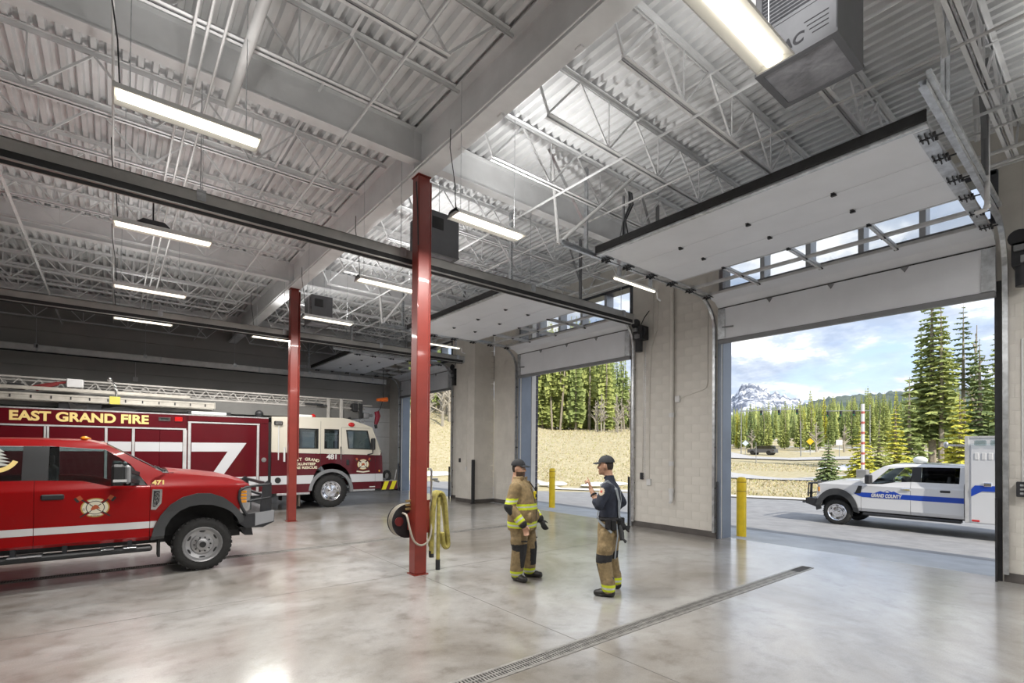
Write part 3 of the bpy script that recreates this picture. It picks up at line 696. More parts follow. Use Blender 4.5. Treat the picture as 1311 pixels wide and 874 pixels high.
MB().tube([(3.885, 6.86, 1.44), (4.0, 6.88, 1.44)], .02, 8).tube([(3.94, 6.87, 1.42), (4.03, 6.88, 1.40)], .016, 8).build('coupler', GREY, tp, smooth=40)
# yellow fire hose draped on a hook
fh = thing('fire_hose', 'faded yellow fire hose folded over a hook on the near red column', 'hose', (4.0, 6.87, .03))
FH = mat('yellow_hose_canvas', (.42, .36, .10), .8, var=.4, vscale=9, bump=.3, bscale=60)
MB().box(3.765, 3.84, 6.83, 6.91, .62, 1.12).build('hook_plate', RED, fh)
MB().tube([(3.80, 6.87, 1.10), (4.0, 6.87, 1.12)], .02, 8).build('hook', DARK, fh)
def flat(path, w, th, n=1):
    b = MB(); v = []
    for i, p in enumerate(path):
        p = Vector(p); d = (Vector(path[min(i+1, len(path)-1)])-Vector(path[max(i-1, 0)])).normalized(); a = Vector((0, 1, 0)); nrm = d.cross(a).normalized()
        v.append([p+a*w/2*math.cos(t*math.pi/4)+nrm*th/2*math.sin(t*math.pi/4) for t in range(8)])
    return b.loft(v)
for k in range(3):
    o = .05*k
    pts = [(3.86+.015*k, 6.80+o, .30+.1*k), (3.87+o*.3, 6.80+o, .7), (3.89+o*.4, 6.80+o, 1.02), (3.93+o*.2, 6.80+o, 1.19), (3.99, 6.80+o, 1.235), (4.06, 6.80+o, 1.19), (4.10+.015*k, 6.80+o, 1.0), (4.13+.02*k, 6.80+o, .70), (4.16+.01*k, 6.80+o, .42+.05*k), (4.12, 6.80+o, .36+.05*k), (4.07, 6.80+o, .42+.04*k), (4.05, 6.80+o, .60)]
    flat(curve(pts, 3), .10, .066).build('fold', FH, fh, smooth=60)
flat([(3.97, 6.78, 1.16), (3.965, 6.77, .7), (3.96, 6.77, .2)], .07, .055).build('fold', FH, fh, smooth=60)
MB().tube([(3.96, 6.77, .2), (3.96, 6.77, .04)], .036, 10).tube([(3.86, 6.80, .34), (3.86, 6.80, .24)], .04, 10).build('coupling', DARK, fh, smooth=40)
# ---------------------------------------------------------------- trench drains
GRT = mat('drain_cast_iron', (.34, .33, .31), .45, .4, var=.3, vscale=10)
for y, x0, x1, lab in ((3.40, -3.2, 9.04, 'long slotted trench drain across the near bay floor before the firefighters'), (9.88, -3.2, 9.04, 'slotted trench drain running under the red pickup')):
    t = thing('trench_drain', lab, 'drain', (x0, y, 0))
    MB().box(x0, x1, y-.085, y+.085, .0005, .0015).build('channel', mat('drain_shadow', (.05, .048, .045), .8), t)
    f = MB()
    for s in (-1, 1): f.box(x0, x1, y+s*.085-.012, y+s*.085+.012, .0, .006)
    f.box(x0-.012, x0, y-.09, y+.09, 0, .006).box(x1, x1+.012, y-.09, y+.09, 0, .006).build('frame', GRT, t)
    gm = MB(); L = .51
    for k in range(17): gm.box(k*.03+.006, k*.03+.020, -.072, .072, .001, .006)
    for yy in (-.073, -.006, .060): gm.box(0.002, L-.002, yy, yy+.013, .002, .007)
    gm = gm.mesh('grate', GRT)
    for k in range(int((x1-x0)/L)): inst('grate', gm, t, (k*L, 0, 0))

for a, b, lab in ((-7.9, -.06, 'white conduit feeding the farthest pickup-row lamp from the side'), (1.12, 2.86, 'white conduit joining the two farthest lamps')):
    o = thing('lamp_conduit', lab, 'conduit', (a, 14.9, 4.97)); MB().tube([(a, 14.9, 4.97), (b, 14.9, 4.97)], .014, 8).build('pipe', PVC, o, smooth=40)
o = thing('wall_sensor', 'small white sensor box high on the back wall above the ladder truck', 'sensor', (.57, 22.5, 4.3))
MB().cbox(.50, .66, 22.46, 22.55, 4.28, 4.44, .01).build('box', PVC, o); MB().tube([(.58, 22.52, 4.44), (.58, 22.52, 5.1)], .012, 6).build('conduit', PVC, o)
# ---------------------------------------------------------------- vehicles
PRED = mat('bright_red_car_paint', (.27, .001, .002), .32, var=.03, coat=.45, spec=.3)
BLKP = mat('black_trim_plastic', (.022, .023, .025), .5, var=.15)
FLARE = mat('dark_grey_flare', (.045, .047, .05), .5, var=.1)
TIRE = mat('tyre_rubber', (.022, .022, .022), .75, var=.25, vscale=14, bump=.15)
STEEL = mat('silver_wheel', (.42, .42, .43), .38, .55, var=.15, vscale=6)
CHROME = mat('chrome', (.8, .8, .82), .08, 1.)
WSTR = mat('white_stripe_vinyl', (.62, .62, .62), .4)
GOLD = mat('gold_leaf_lettering', (.86, .66, .25), .4, .0)
AMB = mat('amber_lens', (.75, .30, .02), .25, coat=.5)
REDL = mat('red_lens', (.55, .01, .01), .2, coat=.6)
SEAT = mat('dark_seat_cloth', (.05, .05, .055), .8)
def lerp(tab, z):
    if z <= tab[0][0]: return tab[0][1]
    for (a, b), (c, d) in zip(tab, tab[1:]):
        if z <= c: return b+(d-b)*(z-a)/(c-a)
    return tab[-1][1]
def sheet(poly, to3, tab, th, name, m, parent, cuts=None, smooth=25, inset=0.):
    """panel cut from a side-view outline, bent along height by tab and given thickness th.
    to3(u, z, d): world point at height z, d metres in from the side plane"""
    b = bmesh.new(); vs_ = [b.verts.new((p[0], 0, p[1])) for p in poly]; b.faces.new(vs_)
    for z in (cuts or [t[0] for t in tab]):
        bmesh.ops.bisect_plane(b, geom=b.verts[:]+b.edges[:]+b.faces[:], plane_co=(0, 0, z), plane_no=(0, 0, 1))
    bmesh.ops.triangulate(b, faces=[f for f in b.faces if len(f.verts) > 4])
    r = bmesh.ops.extrude_face_region(b, geom=b.faces[:])
    for v in [q for q in r['geom'] if isinstance(q, bmesh.types.BMVert)]: v.co.y = th
    off = root_loc(parent)
    for v in b.verts:
        v.co = Vector(to3(v.co.x, v.co.z, lerp(tab, v.co.z)+v.co.y+inset))-off
    bmesh.ops.recalc_face_normals(b, faces=b.faces)
    me = bpy.data.meshes.new(name); b.to_mesh(me); b.free(); me.materials.append(m)
    me.polygons.foreach_set('use_smooth', [True]*len(me.polygons)); me.set_sharp_from_angle(angle=R(smooth))
    o = bpy.data.objects.new(name, me); COL.objects.link(o); o.parent = parent
    return o
def wheel(parent, c, rt, wt, rr, s, to, holes=8, m=STEEL, rn=(.30, .20)):
    """tyre with rim, hand holes and lug nuts; axis along the vehicle's width, s = outward sign along local width"""
    # local: u along, d inward, z up  -> to(u,z,d)
    def L(prof, n=32, mb=None):
        mb = mb or MB(); v = []
        for r, h in prof:
            for k in range(n): a = 2*math.pi*k/n; v.append(to(c[0]+r*math.cos(a), c[1]+r*math.sin(a), c[2]+h))
        q = len(prof)
        return mb.add(v, [(i*n+k, i*n+(k+1) % n, (i+1)*n+(k+1) % n, (i+1)*n+k) for i in range(q-1) for k in range(n)])
    t = L([(rr, .03), (rr+.02, .006), (rr+.06, 0), (rt-.05, .004), (rt-.012, .03), (rt, .055), (rt, wt-.055), (rt-.012, wt-.03), (rt-.05, wt), (rr, wt-.02)])
    for k in range(36):
        a = 2*math.pi*k/36
        v = [to(c[0]+(rt+dr)*math.cos(a+da), c[1]+(rt+dr)*math.sin(a+da), c[2]+h) for da in (-.05, .05) for h in (.02+.03*(k % 2), wt*.5) for dr in (-.02, .007)]
        t.add(v, [(0, 1, 3, 2), (4, 6, 7, 5), (0, 4, 5, 1), (2, 3, 7, 6), (1, 5, 7, 3)])
    t = t.build('wheel', TIRE, parent, smooth=35)
    rim = L([(rr+.012, .012), (rr, .0), (rr-.025, .02), (rr-.04, .055), (rr*.62, .075), (rr*.56, .05), (.09, .045), (.085, .02), (.055, .005), (.001, .005)])
    rim.build('rim', m, t, smooth=30)
    hb = MB()
    for k in range(holes):
        a = 2*math.pi*(k+.5)/holes; pu, pz = c[0]+rr*.76*math.cos(a), c[1]+rr*.76*math.sin(a)
        v = [to(pu+.034*math.cos(b)*math.sin(a)*1.3+.016*math.sin(b)*math.cos(a), pz-.034*math.cos(b)*math.cos(a)*1.3+.016*math.sin(b)*math.sin(a), c[2]+.058) for b in [math.pi*q/5 for q in range(10)]]
        hb.add(v, [tuple(range(10))])
    hb.build('hand_holes', BLKP, t, fix=False)
    nb = MB()
    for k in range(10):
        a = 2*math.pi*k/10; pu, pz = c[0]+rr*.42*math.cos(a), c[1]+rr*.42*math.sin(a)
        v = [to(pu+.012*math.cos(b), pz+.012*math.sin(b), c[2]+d) for d in (.05, .022) for b in [math.pi*q/3 for q in range(6)]]
        nb.add(v, [(6, 7, 8, 9, 10, 11)]+[(q, (q+1) % 6, 6+(q+1) % 6, 6+q) for q in range(6)])
    L([(.045, .006), (.045, -.012), (.001, -.014)], 16, nb)
    nb.build('lug_nuts', BLKP if m is STEEL else CHROME, t)
    return t
def crest(parent, u, z, r, to, axes=True, ribbon=False):
    """shield-shaped fire crest with crossed axes, helmet and ring, built as thin vinyl layers"""
    def disc(pts, d, m, nm): 
        v = [to(u+p[0]*r, z+p[1]*r, d) for p in pts]
        b = MB(); b.add(v, [tuple(range(len(v)))]); return b.build(nm, m, parent, fix=False)
    cream = mat('crest_cream', (.74, .70, .56), .45); rim = mat('crest_gold', (.50, .33, .08), .45); ink = mat('crest_ink', (.03, .02, .02), .5); rst = mat('crest_rust', (.42, .09, .03), .5)
    def rect(cx, cz, w_, h_, a): 
        ca, sa = math.cos(R(a)), math.sin(R(a)); return [(cx+x*ca-y*sa, cz+x*sa+y*ca) for x, y in ((-w_, -h_), (w_, -h_), (w_, h_), (-w_, h_))]
    if axes:
        for s in (-1, 1):
            disc(rect(0, 0, .055, 1.32, s*52), -.0010, ink, 'axe_handle')
            disc(rect(s*1.12, .84, .22, .20, s*-35), -.0012, rst, 'axe_head'); disc(rect(s*1.28, .72, .10, .22, s*-35), -.0014, ink, 'axe_blade')
    def petal(k, f, nm, m, d):
        a0 = 90*k; pts = [(f*math.cos(R(a0+a))*(.98 if abs(a) > 30 else 1.0), f*math.sin(R(a0+a))*(.86 if k % 2 else .86)) for a in range(-38, 39, 4)]
        disc([(p[0]*.42/f, p[1]*.42/f) for p in (pts[0], pts[-1])][:0]+pts+[(.46*math.cos(R(a0+a)), .46*math.sin(R(a0+a))) for a in (30, 0, -30)], d, m, nm)
    for k in range(4): petal(k, 1.0, 'crest_rim', rim, -.0020); petal(k, .90, 'crest_leaf', cream, -.0026)
    circ = lambda q: [(q*math.cos(R(a)), q*.92*math.sin(R(a))) for a in range(0, 360, 15)]
    disc(circ(.66), -.0030, ink, 'crest_ring'); disc(circ(.60), -.0034, cream, 'crest_field')
    for s in (-1, 1): disc(rect(0, -.02, .035, .52, s*50), -.0038, ink, 'crest_tool')
    disc([(-.32, -.18), (-.26, .02), (-.05, .26), (.14, .22), (.26, .02), (.36, -.10), (.10, -.10), (-.1, -.22)], -.0042, rst, 'crest_helmet')
    if ribbon: disc([(-1.05, -1.02), (-1.15, -1.22), (0, -1.36), (1.15, -1.22), (1.05, -1.02), (0, -1.16)], -.0022, cream, 'crest_ribbon')
# ------------------------------------------------ red pickup
pk = thing('pickup_truck', 'bright red crew-cab fire pickup with white stripe and gold number 471', 'truck', (-.9, 10.04, 0))
Y0, Y1 = 9.02, 11.06
near = lambda u, z, d: (u, Y0+d, z); far = lambda u, z, d: (u, Y1-d, z)
TAB = [(.40, .10), (.52, .05), (.60, .004), (.66, .014), (.95, .022), (1.29, .004), (1.325, .010), (1.36, .03), (1.46, .055), (1.62, .105), (1.78, .155), (1.90, .20), (1.96, .25), (2.01, .33)]
archI = [(.60, .56), (.615, .713), (.68, .84), (.79, .95), (.92, 1.01), (1.056, 1.03), (1.22, 1.015), (1.38, .955), (1.49, .88), (1.557, .79), (1.60, .70)]
archO = [(.437, .546), (.479, .726), (.56, .90), (.673, 1.045), (.83, 1.155), (1.021, 1.204), (1.20, 1.195), (1.37, 1.125), (1.501, 1.013), (1.58, .92), (1.646, .82), (1.66, .74)]
for T_ in (near, far):
    sheet([(.432, .56)]+archI+[(1.66, .80), (1.615, .86), (1.60, 1.26), (1.75, 1.29), (1.713, 1.338), (1.39, 1.437), (.79, 1.505), (.60, 1.52), (.432, 1.42)], T_, TAB, .03, 'fender', PRED, pk)
    sheet(archO+archI[::-1], T_, TAB, .10, 'wheel_flare', FLARE, pk, inset=-.06)
    sheet([(-.806, .56), (.427, .545), (.427, 1.345), (.367, 1.345), (-.058, 1.352), (-.326, 1.431), (-.806, 1.452)], T_, TAB, .03, 'front_door', PRED, pk)
    sheet([(-1.95, .58), (-.811, .56), (-.811, 1.452), (-1.95, 1.46)], T_, TAB, .03, 'rear_door', PRED, pk)
    sheet([(-4.3, .62), (-3.75, .62), (-3.72, .80), (-3.5, 1.0), (-3.25, 1.03), (-3.0, .98), (-2.75, .72), (-2.74, .60), (-2.30, .60), (-2.30, 1.46), (-4.3, 1.46)], T_, TAB, .05, 'bed_side', PRED, pk)
    sheet([(-2.28, .58), (-1.955, .58), (-1.955, 1.46), (-2.0, 1.46), (-2.0, 1.85), (-1.93, 1.905), (-.68, 1.910), (-.09, 1.868), (.19, 1.662), (.40, 1.35), (.47, 1.36), (.62, 1.50), (.54, 1.555), (-.07, 1.935), (-.28, 1.985), (-.8, 2.0), (-1.9, 2.0), (-2.17, 1.95), (-2.27, 1.80)], T_, TAB, .05, 'cab_frame', PRED, pk)
    sheet([(-.935, 1.445), (-.68, 1.445), (-.68, 1.905), (-.935, 1.905)], T_, TAB, .03, 'door_pillar', BLKP, pk, inset=.004)
    sheet([(-.675, 1.455), (-.326, 1.435), (-.058, 1.356), (.20, 1.352), (.20, 1.64), (-.09, 1.86), (-.675, 1.905)], T_, TAB, .004, 'front_side_window', GLT, pk, inset=.022)
    sheet([(.20, 1.352), (.39, 1.35), (.20, 1.65)], T_, TAB, .02, 'mirror_sail', BLKP, pk, inset=.012)
    sheet([(-1.99, 1.46), (-.935, 1.448), (-.935, 1.90), (-1.93, 1.90), (-1.99, 1.84)], T_, TAB, .004, 'rear_side_window', GLT, pk, inset=.022)
    sheet([(-1.95, .735), (-.812, .732), (-.812, .826), (-1.95, .828)], T_, TAB, .002, 'side_stripe', WSTR, pk, inset=-.002)
    sheet([(-.805, .732), (.427, .72), (.427, .818), (-.805, .826)], T_, TAB, .002, 'side_stripe', WSTR, pk, inset=-.002)
    sheet([(.434, .72), (.475, .72), (.50, .785), (.515, .818), (.434, .818)], T_, TAB, .002, 'side_stripe', WSTR, pk, inset=-.002)
    for x0 in (-.745, -1.86): 
        h = MB(); y = T_(0, 0, -.02)[1]; ya, yb = min(y, T_(0, 0, .02)[1]), max(y, T_(0, 0, .02)[1])
        h.cbox(x0, x0+.235, ya, yb, 1.19, 1.265, .016).build('door_handle', BLKP, pk)
    # mirror
    y = T_(0, 0, -.26)[1]; y2 = T_(0, 0, -.03)[1]
    mm = MB().cbox(-.02, .13, min(y, y2), max(y, y2), 1.37, 1.66, .03).build('mirror', BLKP, pk)
    MB().cbox(.125, .195, min(y, y2)+.01, max(y, y2)-.01, 1.39, 1.65, .025).build('mirror_back', GREY, mm)
    ym = T_(0, 0, -.27)[1]
    MB().box(0., .15, min(ym, y), max(ym, y), 1.42, 1.455).build('mirror_lamp', WSTR, mm)
    for z in (1.44, 1.56): MB().bar((.19, (y2+y)/2, z), (.29, T_(0, 0, .04)[1], z-.04), .03, .05).build('mirror_arm', BLKP, mm)
    # vent badge, step
    sheet([(.442, .99), (.455, 1.29), (.575, 1.285), (.568, 1.08), (.50, .985)], T_, TAB, .02, 'fender_vent', CHROME, pk, inset=-.012)
    sheet([(.462, 1.03), (.470, 1.265), (.545, 1.26), (.54, 1.10), (.495, 1.03)], T_, TAB, .02, 'vent_mesh', BLKP, pk, inset=-.016)
    ya, yb = sorted((T_(0, 0, -.05)[1], T_(0, 0, .20)[1]))
    MB().cbox(-2.2, .46, ya, yb, .39, .46, .02).build('side_step', BLKP, pk)
    for x0 in (-1.9, -1.0, -.5, .2): MB().bar((x0, ya+.1, .42), (x0, ya+.12, .62), .05, .08).build('step_bracket', DARK, pk)
    for x0, x1 in ((-1.05, -.72), (-.12, 0.02), (.12, .28)): MB().cbox(x0, x1, ya-.004, yb-.02, .455, .472, .004).build('step_tread', GALV, pk)
    ya, yb = sorted((T_(0, 0, .02)[1], T_(0, 0, .30)[1]))
    MB().box(.53, .56, ya, yb, .28, .62).build('mud_flap', RUB, pk)
    # headlight
    ya, yb = sorted((T_(0, 0, .0)[1], T_(0, 0, .30)[1]))
    hl = MB().prism([(1.60, .86), (1.66, .85), (1.745, .90), (1.765, 1.26), (1.62, 1.27)], 'y', ya, yb).build('headlight', CHROME, pk)
    for k in range(4): MB().cbox(1.615, 1.70, *sorted((T_(0, 0, -.008)[1], T_(0, 0, .01)[1])), 1.02+.052*k, 1.06+.052*k, .006).build('marker_lamp', AMB, hl)
    MB().cbox(1.70, 1.78, ya+.03, yb-.03, .90, 1.05, .01).cbox(1.70, 1.78, ya+.03, yb-.03, 1.09, 1.22, .01).build('lens', GLT, hl)
    # tube guard round the lamp
    yy = T_(0, 0, -.02)[1]; yin = T_(0, 0, .10)[1]
    MB().tube([(1.70, yy, .82), (1.63, yy, .95), (1.585, yy, 1.10), (1.60, yy, 1.22), (1.68, yy, 1.27), (1.85, yin, 1.285), (2.07, yin, 1.30)], .022, 8).tube([(1.72, yy, 1.04), (1.85, yin, 1.05), (2.07, yin, 1.08)], .016, 8).build('lamp_guard', DARK, pk, smooth=50)
    ya, yb = sorted((T_(0, 0, .09)[1], T_(0, 0, .12)[1]))
    MB().prism([(1.92, .84), (2.10, .84), (2.095, 1.32), (2.03, 1.36), (1.96, 1.30)], 'y', ya, yb).build('guard_plate', DARK, pk)
    # bumper wing plate
    ya, yb = sorted((T_(0, 0, -.012)[1], T_(0, 0, .0)[1]))
    MB().prism([(1.83, .845), (2.115, .868), (2.11, .69), (1.83, .635)], 'y', ya, yb).build('bumper_plate', mat('grey_diamond_plate', (.33, .34, .36), .45, .3), pk)
    for c_ in ((1.103, .402), (-3.28, .402)): wheel(pk, (c_[0], c_[1], .03), .402, .235, .262, 1, T_, 6)
MB().prism([(1.575, .815), (2.12, .868), (2.12, .68), (1.95, .60), (1.70, .61), (1.58, .70)], 'y', Y0, Y1).build('front_bumper', DARK, pk)
MB().prism([(1.62, .62), (1.80, .60), (1.82, .47), (1.70, .48)], 'y', Y0+.1, Y1-.1).build('skid_plate', DARK, pk)
for y in (9.35, 10.73): MB().tube([(2.10+.035*math.cos(t*math.pi/6), y, .735+.035*math.sin(t*math.pi/6)) for t in range(12)], .012, 6, close=True).build('tow_hook', DARK, pk)
MB().bar((2.07, Y0+.1, 1.30), (2.07, Y1-.1, 1.30), .05, .05).bar((2.08, Y0+.1, 1.08), (2.08, Y1-.1, 1.08), .04, .04).build('grille_guard', DARK, pk)
gr = MB().box(1.70, 1.76, Y0+.30, Y1-.30, .85, 1.27).build('grille', BLKP, pk)
for k in range(3): MB().cbox(1.76, 1.785, Y0+.32, Y1-.32, .92+.12*k, .95+.12*k, .006).build('grille_bar', CHROME, gr)
# hood, roof, glass
def strip_loft(stations, ys, crown, name, m, th=.03, smooth=40):
    """skin across the vehicle: stations (x, z, half width), crowned"""
    b = MB(); n = 9; V = []
    for x, z, hw in stations:
        for k in range(n):
            t = -1+2*k/(n-1); V.append((x, 10.04+hw*t, z+crown*(1-t*t)-(.012 if abs(t) == 1 else 0)))
    m_ = len(stations); V2 = [(p[0], p[1], p[2]-th) for p in V]; o = len(V)
    f = [(i*n+k, i*n+k+1, (i+1)*n+k+1, (i+1)*n+k) for i in range(m_-1) for k in range(n-1)]
    f2 = [tuple(q+o for q in r) for r in f]
    e = [(i*n, (i+1)*n, o+(i+1)*n, o+i*n) for i in range(m_-1)]+[(i*n+n-1, (i+1)*n+n-1, o+(i+1)*n+n-1, o+i*n+n-1) for i in range(m_-1)]
    e += [(k, k+1, o+k+1, o+k) for k in range(n-1)]+[((m_-1)*n+k, (m_-1)*n+k+1, o+(m_-1)*n+k+1, o+(m_-1)*n+k) for k in range(n-1)]
    return b.add(V+V2, f+f2+e).build(name, m, pk, smooth=smooth)
strip_loft([(.66, 1.53, .93), (.80, 1.512, .945), (1.10, 1.482, .955), (1.39, 1.437, .955), (1.60, 1.38, .94), (1.713, 1.338, .92), (1.768, 1.285, .90), (1.775, 1.25, .90)], 9, .045, 'hood', PRED, .03)
strip_loft([(-2.22, 1.90, .74), (-2.12, 1.97, .73), (-1.9, 2.0, .715), (-.8, 2.002, .71), (-.28, 1.99, .71), (-.08, 1.94, .73)], 9, .03, 'roof', PRED, .04)
strip_loft([(-.09, 1.935, .74), (.24, 1.735, .80), (.60, 1.52, .87)], 9, .035, 'windshield', GLT, .005)
strip_loft([(-2.225, 1.88, .72), (-2.26, 1.60, .83), (-2.28, 1.45, .90)], 9, .0, 'rear_window', GLT, .005)
MB().box(.58, .72, Y0+.12, Y1-.12, 1.46, 1.525).build('cowl', BLKP, pk)
MB().tube([(.62, 9.4, 1.54), (.56, 9.9, 1.585)], .012, 6).tube([(.62, 10.1, 1.54), (.56, 10.6, 1.585)], .012, 6).build('wiper', BLKP, pk)
for k in range(5): MB().ell((-.33, 9.55+.245*k, 2.03), (.05, .06, .03)).build('roof_marker', AMB, pk, smooth=60)
MB().box(-2.27, .60, Y0+.10, Y1-.10, .52, .58).box(-4.28, -2.3, Y0+.1, Y1-.1, .75, .80).box(-4.2, 1.7, 9.55, 9.68, .42, .60).box(-4.2, 1.7, 10.4, 10.53, .42, .60).build('chassis', DARK, pk)
MB().box(.43, .60, Y0+.05, Y1-.05, .55, 1.38).build('firewall', RUB, pk); MB().box(.62, 1.65, Y0+.36, Y1-.36, .55, 1.30).build('engine_bay', RUB, pk); MB().box(-3.9, -2.7, Y0+.35, Y1-.35, .5, 1.0).build('wheel_well', RUB, pk)
MB().box(.15, .58, Y0+.14, Y1-.14, 1.05, 1.40).build('dashboard', BLKP, pk)
for y in (9.52, 10.56):
    MB().cbox(-.75, -.20, y-.26, y+.26, .85, 1.05, .05).cbox(-.85, -.68, y-.25, y+.25, 1.0, 1.62, .05).cbox(-.84, -.72, y-.13, y+.13, 1.60, 1.80, .04).build('seat', SEAT, pk)
MB().cbox(-1.9, -1.45, 9.25, 10.83, .85, 1.05, .05).cbox(-2.05, -1.88, 9.25, 10.83, 1.0, 1.62, .05).build('rear_seat', SEAT, pk)
MB().tube([(.03+.05*math.sin(t*math.pi/8), 10.55+.19*math.cos(t*math.pi/8), 1.40+.18*math.sin(t*math.pi/8)) for t in range(16)], .016, 6, close=True).build('steering_wheel', BLKP, pk, smooth=60)
MB().cbox(-4.32, -4.25, Y0+.05, Y1-.05, .62, 1.46, .01).build('tailgate', PRED, pk)
MB().cbox(-4.45, -4.32, Y0+.05, Y1-.05, .55, .72, .02).build('rear_bumper', CHROME, pk)
RX = (math.pi/2, 0, 0)
text('number', '471', .062, .145, (.532, Y0+.022, 1.382), (R(82), 0, 0), GOLD, pk, .001, .004)
text('vent_lettering', 'F550', .05, .20, (.508, Y0-.008, 1.14), (math.pi/2, R(-82), 0), CHROME, pk, .002, .002)
crest(pk, -.187, 1.06, .155, lambda u, z, d: (u, Y0+lerp(TAB, z)+d, z))
INKL = mat('crest_ink', (.03, .02, .02), .5)
text('crest_word', 'EAST', .028, .085, (-.187, Y0+.009, 1.172), (R(88), 0, 0), INKL, pk, .0004)
text('crest_word', 'GRAND', .024, .075, (-.308, Y0+.014, 1.06), (math.pi/2, R(-88), 0), INKL, pk, .0004)
text('crest_word', 'FIRE DEPARTMENT', .020, .10, (-.187, Y0+.016, .945), (math.pi/2, 0, 0), INKL, pk, .0004)
# rear window decal: rugged tree shape with an arc of gold lettering
DEC = mat('decal_white', (.5, .52, .48), .5); 
b = MB(); dz = lambda u, z, d=.020: (u, Y0+lerp(TAB, z)+d, z)
for k in range(5): b.add([dz(-1.16-.05-.022*k, 1.83-.045*k), dz(-1.16+.05+.022*k, 1.83-.045*k), dz(-1.16, 1.875-.045*k)], [(0, 1, 2)])
b.build('window_decal', DEC, pk, fix=False)
b = MB(); dz2 = lambda a, r_: dz(-1.20+r_*math.sin(R(a)), 1.80-r_*math.cos(R(a)), .018)
for a in range(-66, 62, 6): b.add([dz2(a, .19), dz2(a+6, .19), dz2(a+6, .245), dz2(a, .245)], [(0, 1, 2, 3)])
b.build('decal_ribbon', GOLD, pk, fix=False)
# ------------------------------------------------ ladder truck
LRED = mat('deep_red_truck_paint', (.095, .001, .006), .28, var=.06, coat=.5, spec=.3)
CREAM = mat('cream_cab_paint', (.66, .62, .52), .3, coat=.6)
WBND = mat('reflective_white_band', (.60, .61, .63), .35)
TREAD = mat('diamond_plate', (.55, .55, .55), .35, .7, var=.2, vscale=20, bump=.3, bscale=70)
LADM = mat('ladder_aluminium', (.56, .53, .47), .42, .45, var=.15, vscale=5)
lt = thing('ladder_truck', 'deep red and cream aerial ladder fire truck numbered 481 before the back wall', 'truck', (2.5, 17.6, 0))
T0, T1 = 16.35, 18.85
ln = lambda u, z, d: (u, T0+d, z); lf = lambda u, z, d: (u, T1-d, z)
FL = [(0, 0), (.5, 0), (1., 0), (1.7, 0), (2.9, .0)]
XE = -4.6
MB().box(XE, 3.66, T0+.03, T1-.03, .55, 2.80).build('body', LRED, lt)
MB().box(XE, 3.66, T0+.05, T1-.05, 2.80, 2.84).build('body_deck', TREAD, lt)
